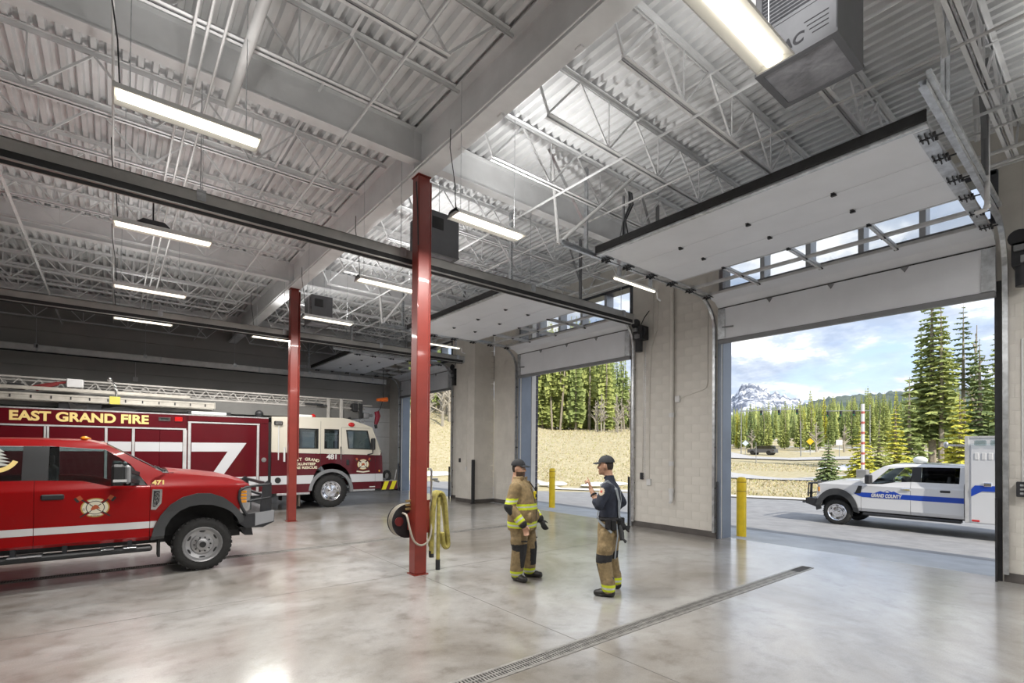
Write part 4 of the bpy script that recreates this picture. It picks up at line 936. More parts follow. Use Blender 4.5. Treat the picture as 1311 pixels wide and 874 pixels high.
for T_ in (ln, lf):
    q = sorted((T_(0, 0, 0)[1], T_(0, 0, .03)[1]))
    def rect(nm, x0, x1, z0, z1, m, d=0., th=.03, c=.006):
        a, b = sorted((T_(0, 0, d)[1], T_(0, 0, d+th)[1])); return MB().cbox(x0, x1, a, b, z0, z1, c).build(nm, m, lt)
    rect('upper_panel', XE, 1.555, 2.44, 2.80, LRED); rect('upper_panel', 1.60, 3.65, 2.65, 2.80, LRED)
    rect('top_rail', XE, .0, 2.80, 2.835, TREAD, -.005, .05); rect('top_rail', .70, 3.4, 2.80, 2.835, TREAD, -.005, .05)
    rect('drip_rail', XE, 1.56, 2.395, 2.435, ALU, -.012, .04, .004); rect('drip_rail', 1.60, 3.41, 2.595, 2.635, ALU, -.012, .04, .004)
    posts = [(-1.315, -1.275), (-1.262, -1.22), (-.18, -.125), (.37, .43), (1.487, 1.575), (1.605, 1.672), (3.335, 3.40), (-3.4, -3.35), (-3.32, -3.27)]
    for a, b in posts: rect('door_post', a, b, .62, 2.395 if b < 1.6 else 2.595, ALU, -.010, .04, .004)
    doors = [(-3.26, -1.33), (-1.21, -.19), (-.115, .36), (.44, .96), (.965, 1.48), (1.68, 3.33), (XE, -3.42)]
    for a, b in doors: rect('compartment_door', a, b, .62, 2.385 if b < 1.6 else 2.585, LRED, .004, .026, .005)
    for a, b in doors:
        if b < 1.6: rect('side_band', a, b, 1.80, 2.05, WBND, .001, .01, .002)
    rect('corner_panel', 3.42, 3.65, .62, 2.64, LRED)
    sheet([(1.69, 1.80), (1.69, 2.05), (3.06, 2.06), (2.487, 1.157), (2.19, 1.157), (2.573, 1.803)], T_, FL, .004, 'side_band', WBND, lt, inset=.0)
    for a, b in ((2.72, 3.33), (3.42, 3.65)): rect('side_band', a, b, .80, 1.065, WBND, -.002, .03, .002)
    rect('side_band', 1.69, 2.7, .80, 1.06, WBND, .001, .02, .002); rect('side_band', -1.21, 1.47, .80, 1.06, WBND, .001, .02, .002)
    rect('rub_rail', XE, 3.6, .50, .60, ALU, -.02, .05)
    for k in range(14): rect('rail_marker', XE+.2+k*.58, XE+.26+k*.58, .53, .57, REDL, -.026, .01, .002)
    rect('scene_light', .93, 1.20, 2.63, 2.72, CHROME, -.03, .04); rect('scene_light_lens', .98, 1.15, 2.65, 2.70, GLT, -.036, .01, .002)
    rect('warning_light', 1.29, 1.47, 2.62, 2.74, REDL, -.03, .04, .012)
    a = T_(0, 0, -.015)[1]; MB().lathe([(.07, 0), (.07, .02), (.05, .025)], (3.53, a, 1.56), 'y', 14).build('fuel_cap', CHROME, lt, smooth=30)
    # cab
    cabU = [(3.74, 1.79), (7.20, 1.70), (7.285, 1.78), (6.93, 2.64), (6.80, 2.70), (6.10, 2.905), (5.9, 2.93), (3.74, 2.875)]
    holes = [[(4.35, 1.905), (5.13, 1.905), (5.13, 2.545), (4.35, 2.545)], [(5.315, 1.905), (5.79, 1.905), (5.79, 2.55), (5.315, 2.55)], [(6.10, 1.91), (6.935, 1.885), (6.77, 2.54), (6.02, 2.535)]]
    # upper cab skin built in pieces round the windows
    for poly in ([(3.74, 1.79), (7.24, 1.70), (7.25, 1.885), (6.935, 1.885), (6.10, 1.91), (3.74, 1.905)], [(3.74, 2.545), (6.02, 2.545), (6.77, 2.54), (6.90, 2.54), (6.93, 2.64), (6.80, 2.70), (6.10, 2.905), (5.9, 2.93), (3.74, 2.875)],
                 [(3.74, 1.905), (4.35, 1.905), (4.35, 2.545), (3.74, 2.545)], [(5.13, 1.905), (5.315, 1.905), (5.315, 2.545), (5.13, 2.545)], [(5.79, 1.905), (6.10, 1.91), (6.02, 2.545), (5.79, 2.545)], [(6.935, 1.885), (7.25, 1.885), (7.285, 1.78), (6.93, 2.64), (6.90, 2.54), (6.77, 2.54)]):
        sheet(poly, T_, FL, .06, 'cab_skin', CREAM, lt)
    for h, nm in zip(holes, ('crew_window', 'middle_window', 'door_window')):
        cx_ = sum(p[0] for p in h)/4; cz_ = sum(p[1] for p in h)/4
        o = sheet(h, T_, FL, .006, nm, GLT, lt, inset=.03)
        inn = [(cx_+(p[0]-cx_)*.90, cz_+(p[1]-cz_)*.90) for p in h]
        for k in range(4): sheet([h[k], h[(k+1) % 4], inn[(k+1) % 4], inn[k]], T_, FL, .02, 'window_seal', RUB, o, inset=-.004)
    sheet([(3.74, 1.065), (5.0, 1.065), (5.10, 1.25), (5.30, 1.40), (5.56, 1.45), (5.82, 1.40), (6.04, 1.25), (6.16, 1.065), (7.33, 1.065), (7.30, 1.69), (3.74, 1.78)], T_, FL, .06, 'cab_side', LRED, lt)
    sheet([(3.74, .80), (4.93, .80), (5.0, 1.065), (3.74, 1.065)], T_, FL, .06, 'side_band', WBND, lt); sheet([(6.17, 1.065), (6.24, .80), (7.335, .80), (7.333, 1.068)], T_, FL, .06, 'side_band', WBND, lt)
    sheet([(3.74, .53), (4.90, .53), (4.93, .795), (3.74, .795)], T_, FL, .06, 'cab_sill', LRED, lt); sheet([(6.24, .795), (6.25, .55), (7.33, .55), (7.335, .795)], T_, FL, .06, 'cab_sill', LRED, lt)
    rect('step_plate', 3.9, 4.88, .46, .53, TREAD, -.01, .4); rect('step_plate', 6.28, 7.05, .49, .55, TREAD, -.01, .4)
    ao = [(5.56+.72*math.cos(R(a)), .53+.72*math.sin(R(a))) for a in range(-4, 185, 9)]; ai = [(5.56+.62*math.cos(R(a)), .53+.62*math.sin(R(a))) for a in range(-4, 185, 9)]
    sheet(ao+ai[::-1], T_, FL, .08, 'wheel_arch', GREY, lt, inset=-.025)
    sheet([p for p in ai], T_, FL, .02, 'arch_liner', RUB, lt, inset=.36)
    for x0, x1, z0, z1 in ((5.196, 5.204, 1.08, 2.80), (5.872, 5.88, 1.42, 2.62), (7.05, 7.056, .56, 1.70)): rect('shut_line', x0, x1, z0, z1, BLKP, -.002, .01, .001)
    rect('door_top_line', 5.88, 6.85, 2.615, 2.622, BLKP, -.002, .01, .001)
    rect('door_handle', 6.04, 6.14, 1.37, 1.55, BLKP, -.03, .04, .02)
    for x, z0, z1 in ((5.84, 1.55, 1.98), (4.30, 1.5, 1.95)):
        yy = T_(0, 0, -.05)[1]; MB().tube([(x, yy, z0), (x, yy, z1)], .018, 8).build('grab_bar', CHROME, lt)
    # mirror on an arm
    yy = T_(0, 0, -.22)[1]; yi = T_(0, 0, .0)[1]
    m_ = MB().tube([(6.78, yi, 1.72), (6.86, yy, 1.76), (6.87, yy, 1.92)], .022, 8).build('mirror_arm', BLKP, lt)
    a, b = sorted((T_(0, 0, -.34)[1], T_(0, 0, -.12)[1])); MB().cbox(6.82, 6.92, a, b, 1.88, 2.28, .03).build('mirror', BLKP, m_)
    a = T_(0, 0, -.012)[1]; MB().ell((6.20, a, 2.72), (.11, .04, .075)).build('marker_lamp', REDL, lt, smooth=60)
    MB().ell((7.20, a, 1.16), (.035, .02, .035)).build('clearance_lamp', AMB, lt, smooth=60)
    rect('spot_holder', 3.80, 4.05, 2.62, 2.74, BLKP, -.05, .06, .02); rect('spot_glass', 3.83, 4.02, 2.635, 2.725, CHROME, -.06, .02, .01)
    yy = T_(0, 0, -.04)[1]; MB().tube([(3.93, yy, 2.6), (3.93, yy, 1.7), (3.93, yy, 1.55)], .016, 8).tube([(4.10, yy, 1.95), (4.10, yy, 1.50)], .03, 8).build('hand_tool', PVC, lt)
    a = T_(0, 0, -.004)[1]; MB().lathe([(.09, -.004), (.09, .0), (.05, .004)], (3.93, a, .93), 'y', 14).build('inlet_cap', BLKP, lt)
    for xw in (5.565, -2.9): wheel(lt, (xw, .535, .02), .535, .32, .32, 1, T_, 10, CHROME)
    rect('mud_flap', 4.55, 4.60, .1, .5, mat('brown_flap', (.12, .10, .08), .7), .03, .3); 
MB().box(3.66, 3.74, T0+.06, T1-.06, .6, 2.7).build('cab_gap', RUB, lt)
# cab front, roof, windscreen, floor
MB().prism([(7.33, .55), (7.345, 1.08), (7.30, 1.78), (7.24, 1.78), (7.24, .55)], 'y', T0+.06, T1-.06).build('cab_front', LRED, lt)
MB().prism([(7.285, 1.80), (6.94, 2.62), (6.92, 2.61), (7.265, 1.79)], 'y', T0+.08, T1-.08).build('windscreen', GLT, lt)
MB().prism([(6.93, 2.64), (6.80, 2.70), (6.10, 2.905), (5.9, 2.93), (3.74, 2.875), (3.74, 2.82), (5.9, 2.87), (6.1, 2.85), (6.75, 2.65), (6.90, 2.60)], 'y', T0+.06, T1-.06).build('cab_roof', CREAM, lt)
MB().box(3.75, 7.25, T0+.07, T1-.07, .98, 1.05).box(3.74, 3.78, T0+.07, T1-.07, 1.05, 2.85).build('cab_floor', BLKP, lt)
MB().box(6.85, 7.2, T0+.08, T1-.08, 1.5, 1.86).build('dashboard', BLKP, lt)
for x, y in ((6.2, 16.85), (6.2, 18.35), (4.5, 16.8), (4.5, 18.3)): MB().cbox(x-.28, x+.22, y-.24, y+.24, 1.35, 1.5, .04).cbox(x-.35, x-.2, y-.24, y+.24, 1.45, 2.2, .05).cbox(x-.33, x-.22, y-.12, y+.12, 2.2, 2.4, .03).build('seat', SEAT, lt)
bp = MB().cbox(7.27, 7.90, T0+.0, T1-.0, .50, .80, .02).build('front_bumper', LRED, lt)
CHY = mat('chevron_yellow', (.80, .72, .02), .4)
for k in range(2):
    x = 7.29+.29*k; MB().add([(x, T0-.004, .505), (x+.16, T0-.004, .505), (x+.28, T0-.004, .795), (x+.12, T0-.004, .795)], [(0, 1, 2, 3)]).build('chevron', CHY, bp, fix=False)
for k in range(6):
    y = T0+.05+k*.42; MB().add([(7.904, y, .505), (7.904, y+.2, .505), (7.904, y+.36, .795), (7.904, y+.16, .795)], [(0, 1, 2, 3)]).build('chevron', CHY, bp, fix=False)
MB().box(7.30, 7.88, T0+.02, T1-.02, .80, .815).build('bumper_deck', TREAD, lt)
MB().tube([(7.60+.12*math.cos(t*math.pi/6), T0+.25, .97+.16*math.sin(t*math.pi/6)) for t in range(12)], .05, 8, close=True).build('bumper_hose', RUB, lt, smooth=50)
MB().cbox(7.40, 7.56, T0+.2, T0+.5, .815, .90, .02).build('siren', GREY, lt)
for T_ in (ln, lf): MB().tube([(7.80, T_(0, 0, .05)[1], .8), (7.86, T_(0, 0, .03)[1], 1.2)], .008, 6).build('bumper_wand', PVC, lt)
# light bars and clutter on the cab roof
MB().cbox(1.68, 2.55, T0+.10, T0+.3, 2.845, 2.93, .02).build('light_bar', mat('clear_white_lens', (.75, .78, .76), .3), lt)
MB().cbox(1.60, 1.68, T0+.1, T0+.3, 2.84, 2.94, .01).cbox(2.55, 2.66, T0+.1, T0+.3, 2.84, 2.94, .01).build('light_bar_end', BLKP, lt)
MB().ell((3.45, T0+.3, 2.95), (.12, .12, .12)).box(3.30, 3.6, T0+.2, T0+.4, 2.83, 2.87).build('spot_lamp', BLKP, lt, smooth=50)
MB().cbox(4.55, 4.98, T0+.15, T0+.35, 2.90, 2.99, .02).build('light_bar', mat('clear_white_lens', (.75, .78, .76), .3), lt)
MB().ell((5.03, T0+.25, 2.96), (.08, .08, .07)).build('beacon', REDL, lt, smooth=60)
MB().cbox(6.30, 6.38, T0+.5, T0+.6, 2.76, 3.0, .01).build('boom_rest', BLKP, lt)
MB().bar((6.5, T0+.9, 2.80), (6.85, T0+.9, 2.72), .3, .03).build('visor', GREY, lt)
# aerial ladder: ground ladder in front, truss sections behind, boom over the cab
def flyladder(y, x0, x1, zb, zt, nm, holes=True, slope=0.):
    o = MB()
    for z in (zb, zt-.05): o.cbox(x0, x1, y-.02, y+.02, z, z+.05, .006)
    o.box(x0, x1, y-.008, y+.008, zb+.04, zt-.04).cbox(x1, x1+.03, y-.03, y+.03, zb-.01, zt+.01, .006)
    o = o.build(nm, LADM, lt)
    if holes:
        h = MB(); x = x0+.15
        while x < x1-.05:
            for z in (zb+.06, (zb+zt)/2, zt-.06): h.box(x-.014, x+.014, y-.0225, y-.015, z-.012, z+.012)
            x += .36
        h.build('rung_end', BLKP, o)
    return o
flyladder(T0+.25, XE, 2.25, 3.03, 3.20, 'ladder_rail'); flyladder(T0+.72, XE, 2.25, 3.03, 3.20, 'ladder_rail', False)
for k in range(18): MB().tube([(XE+.2+k*.36, T0+.25, 3.115), (XE+.2+k*.36, T0+.72, 3.115)], .016, 6).build('ladder_rung', LADM, lt)
MB().cbox(XE, 1.68, T0+.30, T0+.36, 3.28, 3.37, .01).cbox(-1.5, 1.68, T0+.42, T0+.46, 3.30, 3.38, .01).build('ladder_rail', LADM, lt)
for yy in (17.2, 18.0):
    tb = MB()
    tb.cbox(-2.6, 7.0, yy-.03, yy+.03, 3.30, 3.36, .008).cbox(-2.6, 6.9, yy-.03, yy+.03, 3.60, 3.65, .008).cbox(.2, 7.3, yy+.05, yy+.10, 3.44, 3.49, .008).cbox(-1, 6.6, yy+.05, yy+.09, 3.54, 3.57, .006)
    for k in range(26): tb.bar((-2.4+k*.36, yy, 3.35), (-2.2+k*.36, yy, 3.60), .022, .022).bar((-2.2+k*.36, yy, 3.60), (-2.04+k*.36, yy, 3.35), .022, .022)
    tb.build('aerial_truss', mat('aerial_grey', (.50, .48, .45), .45, .2, var=.15), lt)
for k in range(14): MB().tube([(-2.4+k*.7, 17.2, 3.33), (-2.4+k*.7, 18.0, 3.33)], .018, 6).build('aerial_rung', LADM, lt)
MB().prism([(-2.6, 2.92), (1.0, 2.92), (6.83, 2.98), (6.83, 3.24), (5.2, 3.29), (-2.6, 3.29)], 'y', 17.1, 18.1).build('boom', mat('boom_grey', (.17, .168, .16), .5, .2, var=.1), lt)
for x in (5.62, 6.06): MB().cbox(x, x+.10, 17.03, 17.12, 2.94, 3.62, .01).build('boom_strap', mat('aerial_grey', (.40, .385, .36), .45), lt)
MB().cbox(6.5, 6.68, 17.0, 17.3, 3.22, 3.50, .02).cbox(6.75, 6.86, 17.02, 17.12, 2.98, 3.5, .01).cbox(4.9, 5.5, 17.05, 17.1, 3.36, 3.42, .01).cbox(5.3, 5.62, 17.02, 17.1, 3.33, 3.38, .01).build('tip_bracket', BLKP, lt)
for k in range(2): MB().tube([(6.78+.11*k+.05*math.cos(t*math.pi/5), 17.03, 2.90+.05*math.sin(t*math.pi/5)) for t in range(10)], .012, 6, close=True).build('lifting_ring', CHROME, lt)
MB().cbox(6.9, 7.1, 17.0, 17.25, 3.0, 3.2, .02).tube([(7.1, 17.12, 3.1), (7.25, 17.12, 3.12)], .05, 10).build('monitor', GREY, lt)
cl_ = MB().tube([(-1.75, 16.75, 3.30), (-1.3, 16.78, 3.45), (-.85, 16.8, 3.55)], .03, 8).tube([(-1.5, 16.7, 3.3), (-1.1, 16.74, 3.48)], .05, 8).build('folded_nozzle', mat('dull_red', (.18, .02, .02), .5), lt)
MB().cbox(-.95, -.62, 16.72, 16.9, 3.40, 3.62, .02).build('control_box', PVC, lt)
MB().cbox(-2.0, -1.7, 16.7, 16.9, 3.28, 3.42, .01).build('tool_box', BLKP, lt); MB().cbox(-1.1, -.25, 16.7, 17., 2.84, 3.02, .02).build('turntable', BLKP, lt)
MB().prism([(-.85, 2.84), (-.55, 2.84), (-.55, 2.95), (-.75, 2.95), (-.9, 3.05)], 'y', 16.62, 16.7).build('outrigger_bracket', CHROME, lt)
MB().prism([(-.4, 2.84), (.4, 2.84), (.5, 2.90), (.1, 2.99)], 'y', 16.7, 17.2).build('hose_bed_cover', BLKP, lt)
MB().tube([(.05, 16.6, 3.2), (.02, 16.6, 3.5), (-.06, 16.6, 3.62)], .022, 8).ell((-.10, 16.6, 3.66), (.06, .05, .06)).build('floodlight', CHROME, lt, smooth=50)
MB().cbox(-.1, .12, T0+.22, T0+.24, 3.02, 3.22, .004).build('ladder_label', mat('label_yellow', (.6, .55, .1), .5), lt)
# lettering
text('lettering', 'EAST GRAND FIRE', .212, 2.63, (-.60, T0-.004, 2.625), RX, GOLD, lt, .002, .012)
WLET = mat('white_lettering', (.70, .70, .68), .4)
text('number', '481', .15, .33, (5.575, T0-.004, 1.640), RX, WLET, lt, .002, .008)
CRL = mat('cream_lettering', (.74, .68, .50), .4)
# arched lettering
for k, ch in enumerate('EAST GRAND'):
    a = R(-14.4+3.2*k); text('lettering', ch, .088, None, (4.72+1.6*math.sin(a), T0-.004, -.03+1.6*math.cos(a)), (math.pi/2, a, 0), CRL, lt, .001, .004)
text('lettering', 'VOLUNTEER', .075, .70, (4.72, T0-.004, 1.42), RX, CRL, lt, .001, .004)
text('lettering', 'FIRE RESCUE', .072, .75, (4.72, T0-.004, 1.305), RX, CRL, lt, .001, .004)
crest(lt, 6.62, 1.39, .205, lambda u, z, d: (u, T0-.003+d, z), ribbon=True)
MB().box(6.85, 7.05, T0-.004, T0, .605, .635).build('small_mark', WLET, lt)
# ------------------------------------------------ ambulance on the drive
GZ = -.39
WPNT = mat('white_vehicle_paint', (.66, .67, .69), .3, coat=.8)
BLUE = mat('blue_stripe', (.01, .06, .42), .35)
ab = thing('ambulance', 'white crew-cab ambulance with blue stripe passing on the drive outside', 'ambulance', (19.1, 3.5, GZ))
A0, A1 = 18.1, 20.15
an = lambda u, z, d: (A0+d, u, z); af = lambda u, z, d: (A1-d, u, z)
ATB = [(GZ+.4, .10), (GZ+.6, .01), (GZ+.95, .02), (GZ+1.29, .0), (GZ+1.36, .03), (GZ+1.46, .05), (GZ+1.9, .19), (GZ+2.0, .30)]
wc = 5.96
for T_ in (an, af):
    aI = [(wc+.47*math.cos(R(a)), GZ+.46+.5*math.sin(R(a))) for a in range(0, 181, 15)]
    aO = [(wc+.60*math.cos(R(a)), GZ+.46+.70*math.sin(R(a))) for a in range(-4, 185, 11)]
    sheet([(6.43, GZ+.50)]+aI[1:]+[(5.49, GZ+.5), (5.30, GZ+.5), (5.30, GZ+1.45), (5.9, GZ+1.43), (6.35, GZ+1.33), (6.50, GZ+1.28), (6.55, GZ+.85)], T_, ATB, .03, 'fender', WPNT, ab)
    sheet(aO+aI[::-1], T_, ATB, .1, 'wheel_flare', FLARE, ab, inset=-.06)
    sheet([(5.29, GZ+.50), (4.07, GZ+.50), (4.07, GZ+1.46), (4.45, GZ+1.43), (4.75, GZ+1.36), (5.29, GZ+1.34)], T_, ATB, .03, 'front_door', WPNT, ab)
    sheet([(4.06, GZ+.50), (2.90, GZ+.50), (2.90, GZ+1.46), (4.06, GZ+1.46)], T_, ATB, .03, 'rear_door', WPNT, ab)
    sheet([(5.29, GZ+1.34), (5.0, GZ+1.40), (4.62, GZ+1.83), (4.06, GZ+1.90), (3.0, GZ+1.90), (3.0, GZ+1.46), (2.88, GZ+1.46), (2.86, GZ+1.88), (2.95, GZ+1.96), (3.8, GZ+1.99), (4.5, GZ+1.97), (4.75, GZ+1.90), (5.35, GZ+1.46)], T_, ATB, .05, 'cab_frame', WPNT, ab)
    sheet([(4.98, GZ+1.35), (4.45, GZ+1.43), (4.08, GZ+1.46), (4.08, GZ+1.88), (4.60, GZ+1.82)], T_, ATB, .004, 'front_side_window', GLT, ab, inset=.02)
    sheet([(3.83, GZ+1.46), (3.10, GZ+1.46), (3.10, GZ+1.88), (3.83, GZ+1.89)], T_, ATB, .004, 'rear_side_window', GLD, ab, inset=.02)
    sheet([(4.06, GZ+1.46), (3.84, GZ+1.46), (3.84, GZ+1.90), (4.06, GZ+1.90)], T_, ATB, .02, 'door_pillar', BLKP, ab, inset=.004)
    sheet([(5.50, GZ+1.05), (5.30, GZ+1.08), (2.90, GZ+1.08), (2.90, GZ+.93), (5.25, GZ+.935), (5.36, GZ+.97)], T_, ATB, .003, 'side_stripe', BLUE, ab, inset=-.003)
    sheet([(4.95, GZ+1.08), (4.80, GZ+1.15), (4.72, GZ+1.13), (4.62, GZ+1.19), (4.52, GZ+1.14), (4.46, GZ+1.16), (4.30, GZ+1.08)], T_, ATB, .003, 'mountain_mark', BLUE, ab, inset=-.003)
    sheet([(4.74, GZ+1.115), (4.66, GZ+1.15), (4.62, GZ+1.18), (4.56, GZ+1.13), (4.62, GZ+1.11), (4.68, GZ+1.13)], T_, ATB, .003, 'snow_mark', WSTR, ab, inset=-.006)
    sheet([(5.46, GZ+1.03), (5.36, GZ+1.28), (5.26, GZ+1.27), (5.30, GZ+1.05)], T_, ATB, .01, 'fender_vent', BLKP, ab, inset=-.010)
    for u in (4.06, 3.18):
        a, b = sorted((T_(0, 0, -.02)[0], T_(0, 0, .02)[0])); MB().cbox(a, b, u, u+.22, GZ+1.20, GZ+1.265, .015).build('door_handle', BLKP if u < 4 else CHROME, ab)
    a, b = sorted((T_(0, 0, -.26)[0], T_(0, 0, -.02)[0])); MB().cbox(a, b, 4.98, 5.13, GZ+1.36, GZ+1.64, .03).build('mirror', BLKP, ab)
    a, b = sorted((T_(0, 0, -.02)[0], T_(0, 0, .2)[0])); MB().cbox(a, b, 2.95, 5.25, GZ+.38, GZ+.46, .02).build('side_step', DARK, ab)
    a, b = sorted((T_(0, 0, .0)[0], T_(0, 0, .3)[0])); hl = MB().prism([(a, 6.44), (b, 6.50), (b, 6.58), (a, 6.50)], 'z', GZ+.98, GZ+1.24).build('headlight', CHROME, ab)
    MB().cbox(a-.006 if T_ is an else b-.01, a+.01 if T_ is an else b+.006, 6.44, 6.49, GZ+1.04, GZ+1.18, .004).build('marker_lamp', AMB, hl)
    wheel(ab, (wc, GZ+.40, .02), .40, .24, .26, 1, T_, 6, CHROME); wheel(ab, (.9, GZ+.40, .04), .40, .24, .26, 1, T_, 6, CHROME)
    yb = 2.75
    for u0, u1, z0, z1 in ((2.19, 2.72, .47, 2.55), (1.0, 2.15, .9, 2.55)):
        a, b = sorted((T_(0, 0, -.24)[0], T_(0, 0, -.20)[0])); MB().cbox(a, b, u0, u1, GZ+z0, GZ+z1, .01).build('body_door', WPNT, ab)
    a, b = sorted((T_(0, 0, -.25)[0], T_(0, 0, -.235)[0]))
    MB().prism([(-p[0], p[1]) for p in [(-2.715, GZ+1.16), (-2.715, GZ+1.35), (-2.64, GZ+1.46), (-.5, GZ+1.46), (-.5, GZ+1.31), (-2.50, GZ+1.31)]], 'x', a, b).build('side_stripe', BLUE, ab)
    for u in (2.56, 2.42, 2.29, 2.16): MB().cbox(a, b, u, u+.085, GZ+2.14, GZ+2.32, .006).build('vent_cover', PVC, ab)
    MB().cbox(a-.02, b+.01, 2.31, 2.47, GZ+1.44, GZ+1.54, .01).build('latch', CHROME, ab)
    for u, m in ((2.41, WSTR), (2.1, WSTR), (.6, REDL)): MB().cbox(a-.03, b, u, u+.24, GZ+2.52, GZ+2.66, .02).build('warning_light', GLT if m is WSTR else m, ab)
    MB().cbox(a-.004, b, 2.55, 2.70, GZ+.50, GZ+.55, .004).build('marker_lamp', REDL, ab)
MB().cbox(A0-.21, A1+.21, .1, 2.83, GZ+.45, GZ+2.76, .03).build('box_body', WPNT, ab)
MB().box(A0-.225, A1+.225, .1, 2.84, GZ+2.72, GZ+2.77).cbox(A0-.23, A0-.20, 2.76, 2.845, GZ+.45, GZ+2.76, .008).build('box_trim', ALU, ab)
def astrip(st, crown, name, m):
    b = MB(); n = 7; V = []
    for y, z, hw in st:
        for k in range(n): t = -1+2*k/(n-1); V.append(((A0+A1)/2+hw*t, y, z+crown*(1-t*t)))
    q = len(st); b.add(V, [(i*n+k, i*n+k+1, (i+1)*n+k+1, (i+1)*n+k) for i in range(q-1) for k in range(n-1)]); return b.build(name, m, ab, smooth=40, fix=False)
astrip([(5.2, GZ+1.46, .95), (5.9, GZ+1.425, .97), (6.35, GZ+1.33, .95), (6.52, GZ+1.26, .93), (6.55, GZ+.85, .93)], .04, 'hood', WPNT)
astrip([(2.86, GZ+1.90, .74), (2.95, GZ+1.965, .73), (3.8, GZ+2., .72), (4.5, GZ+1.975, .72), (4.76, GZ+1.90, .75)], .03, 'roof', WPNT)
astrip([(4.75, GZ+1.90, .76), (5.32, GZ+1.47, .88)], .03, 'windshield', GLT)
MB().box(A0+.1, A1-.1, 2.9, 5.3, GZ+.5, GZ+.6).box(A0+.5, A0+.62, -1.2, 6.4, GZ+.42, GZ+.6).box(A1-.62, A1-.5, -1.2, 6.4, GZ+.42, GZ+.6).box(A0+.4, A1-.4, 5.4, 6.45, GZ+.5, GZ+1.25).box(A0+.1, A1-.1, 4.9, 5.2, GZ+1.0, GZ+1.38).build('chassis', DARK, ab)
for u in (3.3, 4.3):
    for xx in (18.65, 19.6): MB().cbox(xx-.25, xx+.25, u-.08, u+.06, GZ+.95, GZ+1.6, .05).cbox(xx-.25, xx+.25, u, u+.5, GZ+.85, GZ+1., .05).build('seat', SEAT, ab)
MB().prism([(6.45, GZ+.80), (6.86, GZ+.80), (6.86, GZ+.62), (6.55, GZ+.52), (6.45, GZ+.60)], 'x', A0-.02, A1+.02).build('front_bumper', DARK, ab)
gg = MB()
for xx in (A0+.25, A1-.25): gg.bar((xx, 6.80, GZ+.7), (xx, 6.78, GZ+1.30), .06, .06)
gg.bar((A0+.1, 6.80, GZ+1.28), (A1-.1, 6.80, GZ+1.28), .05, .05).bar((A0+.05, 6.82, GZ+.95), (A1-.05, 6.82, GZ+.95), .04, .04)
for s in (A0+.03, A1-.03): gg.tube([(s, 6.5, GZ+1.30), (s, 6.78, GZ+1.28), (s, 6.80, GZ+.85)], .025, 8)
gg.build('grille_guard', DARK, ab)
gq = MB().box(A0+.35, A1-.35, 6.52, 6.57, GZ+.85, GZ+1.25).build('grille', CHROME, ab)
MB().tube([(A0-.05, 6.86, GZ+.66), (A0-.05, 6.94, GZ+.66)], .03, 8).build('tow_hook', DARK, ab)
MB().ell((A0+.45, 3.93, GZ+2.10), (.14, .18, .11)).box(A0+.4, A0+.5, 3.88, 3.98, GZ+1.96, GZ+2.05).build('roof_beacon', mat('clear_white_lens', (.75, .78, .76), .3), ab, smooth=50)
MB().bar((A0-.1, 2.83, GZ+2.52), (A0-.1, 3.2, GZ+2.53), .05, .06).ell((A0-.1, 3.25, GZ+2.54), (.05, .06, .09)).build('box_floodlight', GALV, ab, smooth=50)
text('lettering', 'GRAND COUNTY', .10, .76, (A0+.006, 4.66, GZ+1.005), (math.pi/2, 0, -math.pi/2), WSTR, ab, .003, .006, .2)
# ---------------------------------------------------------------- outside
GRASS = mat('dry_grass', (.50, .44, .29), .9, col2=(.37, .32, .18), vscale=2.6, lo=.36, hi=.64, bump=.6, bscale=14)
SNOWG = mat('grass_with_snow_patches', (.78, .79, .80), .85, col2=(.46, .39, .23), vscale=.16, lo=.54, hi=.60, bump=.4, bscale=6)
FORESTG = mat('forest_floor', (.16, .19, .05), .95, col2=(.05, .08, .02), vscale=.35, lo=.35, hi=.65)
def smooth01(t): t = max(0., min(1., t)); return t*t*(3-2*t)
def hprof(tab, r): return lerp(tab, r)
HA = [(24, -.48), (27, -.46), (28.2, -.34), (31, .0), (36, .02), (44, -.2), (60, .2), (80, .9), (110, 2.2), (150, 4.2), (220, 9), (320, 18), (470, 26), (700, 34)]       # toward the ridge
HB = [(24, -.48), (28, -.46), (29, -.32), (33, .35), (40, 1.6), (52, 3.2), (64, 4.5), (74, 4.9), (110, 7), (160, 14), (260, 24), (470, 30), (700, 34)]            # bank behind the second door
HC = [(24, -.48), (37, -.46), (38.5, -.3), (42, .6), (46, 1.8), (52, 3.9), (60, 6.0), (80, 9), (110, 13), (160, 20), (260, 28), (470, 32), (700, 36)]
def ground(x, y):
    if x < 10.72: return 0.
    base = -.052*(min(x, 18.4)-10.72) if x > 10.72 else 0
    r = math.hypot(x, y); th = math.degrees(math.atan2(y, x))
    a = smooth01((th-29)/9); b = smooth01((th-46)/10)
    h = hprof(HA, r)*(1-a)+hprof(HB, r)*a; h = h*(1-b)+hprof(HC, r)*b
    k = smooth01((r-23)/3)*smooth01((x-17)/3.5)
    if x < 20 and th > 40: k = smooth01((r-23)/3)*smooth01((x-13.5)/3)
    return base*(1-k)+h*k
def patch(name, fn, m, th0, th1, rs, dth=1.5, lift=0., smooth=60):
    b = MB(); ths = [th0+(th1-th0)*i/max(1, int((th1-th0)/dth)) for i in range(max(1, int((th1-th0)/dth))+1)]
    n = len(ths)
    for r in rs:
        for t in ths:
            x, y = r*math.cos(R(t)), r*math.sin(R(t)); b.v.append((x, y, fn(x, y)+lift))
    for i in range(len(rs)-1):
        for k in range(n-1): b.f.append((i*n+k, i*n+k+1, (i+1)*n+k+1, (i+1)*n+k)); b.m.append(0)
    return b.build(name, m, None, smooth=smooth, fix=False)
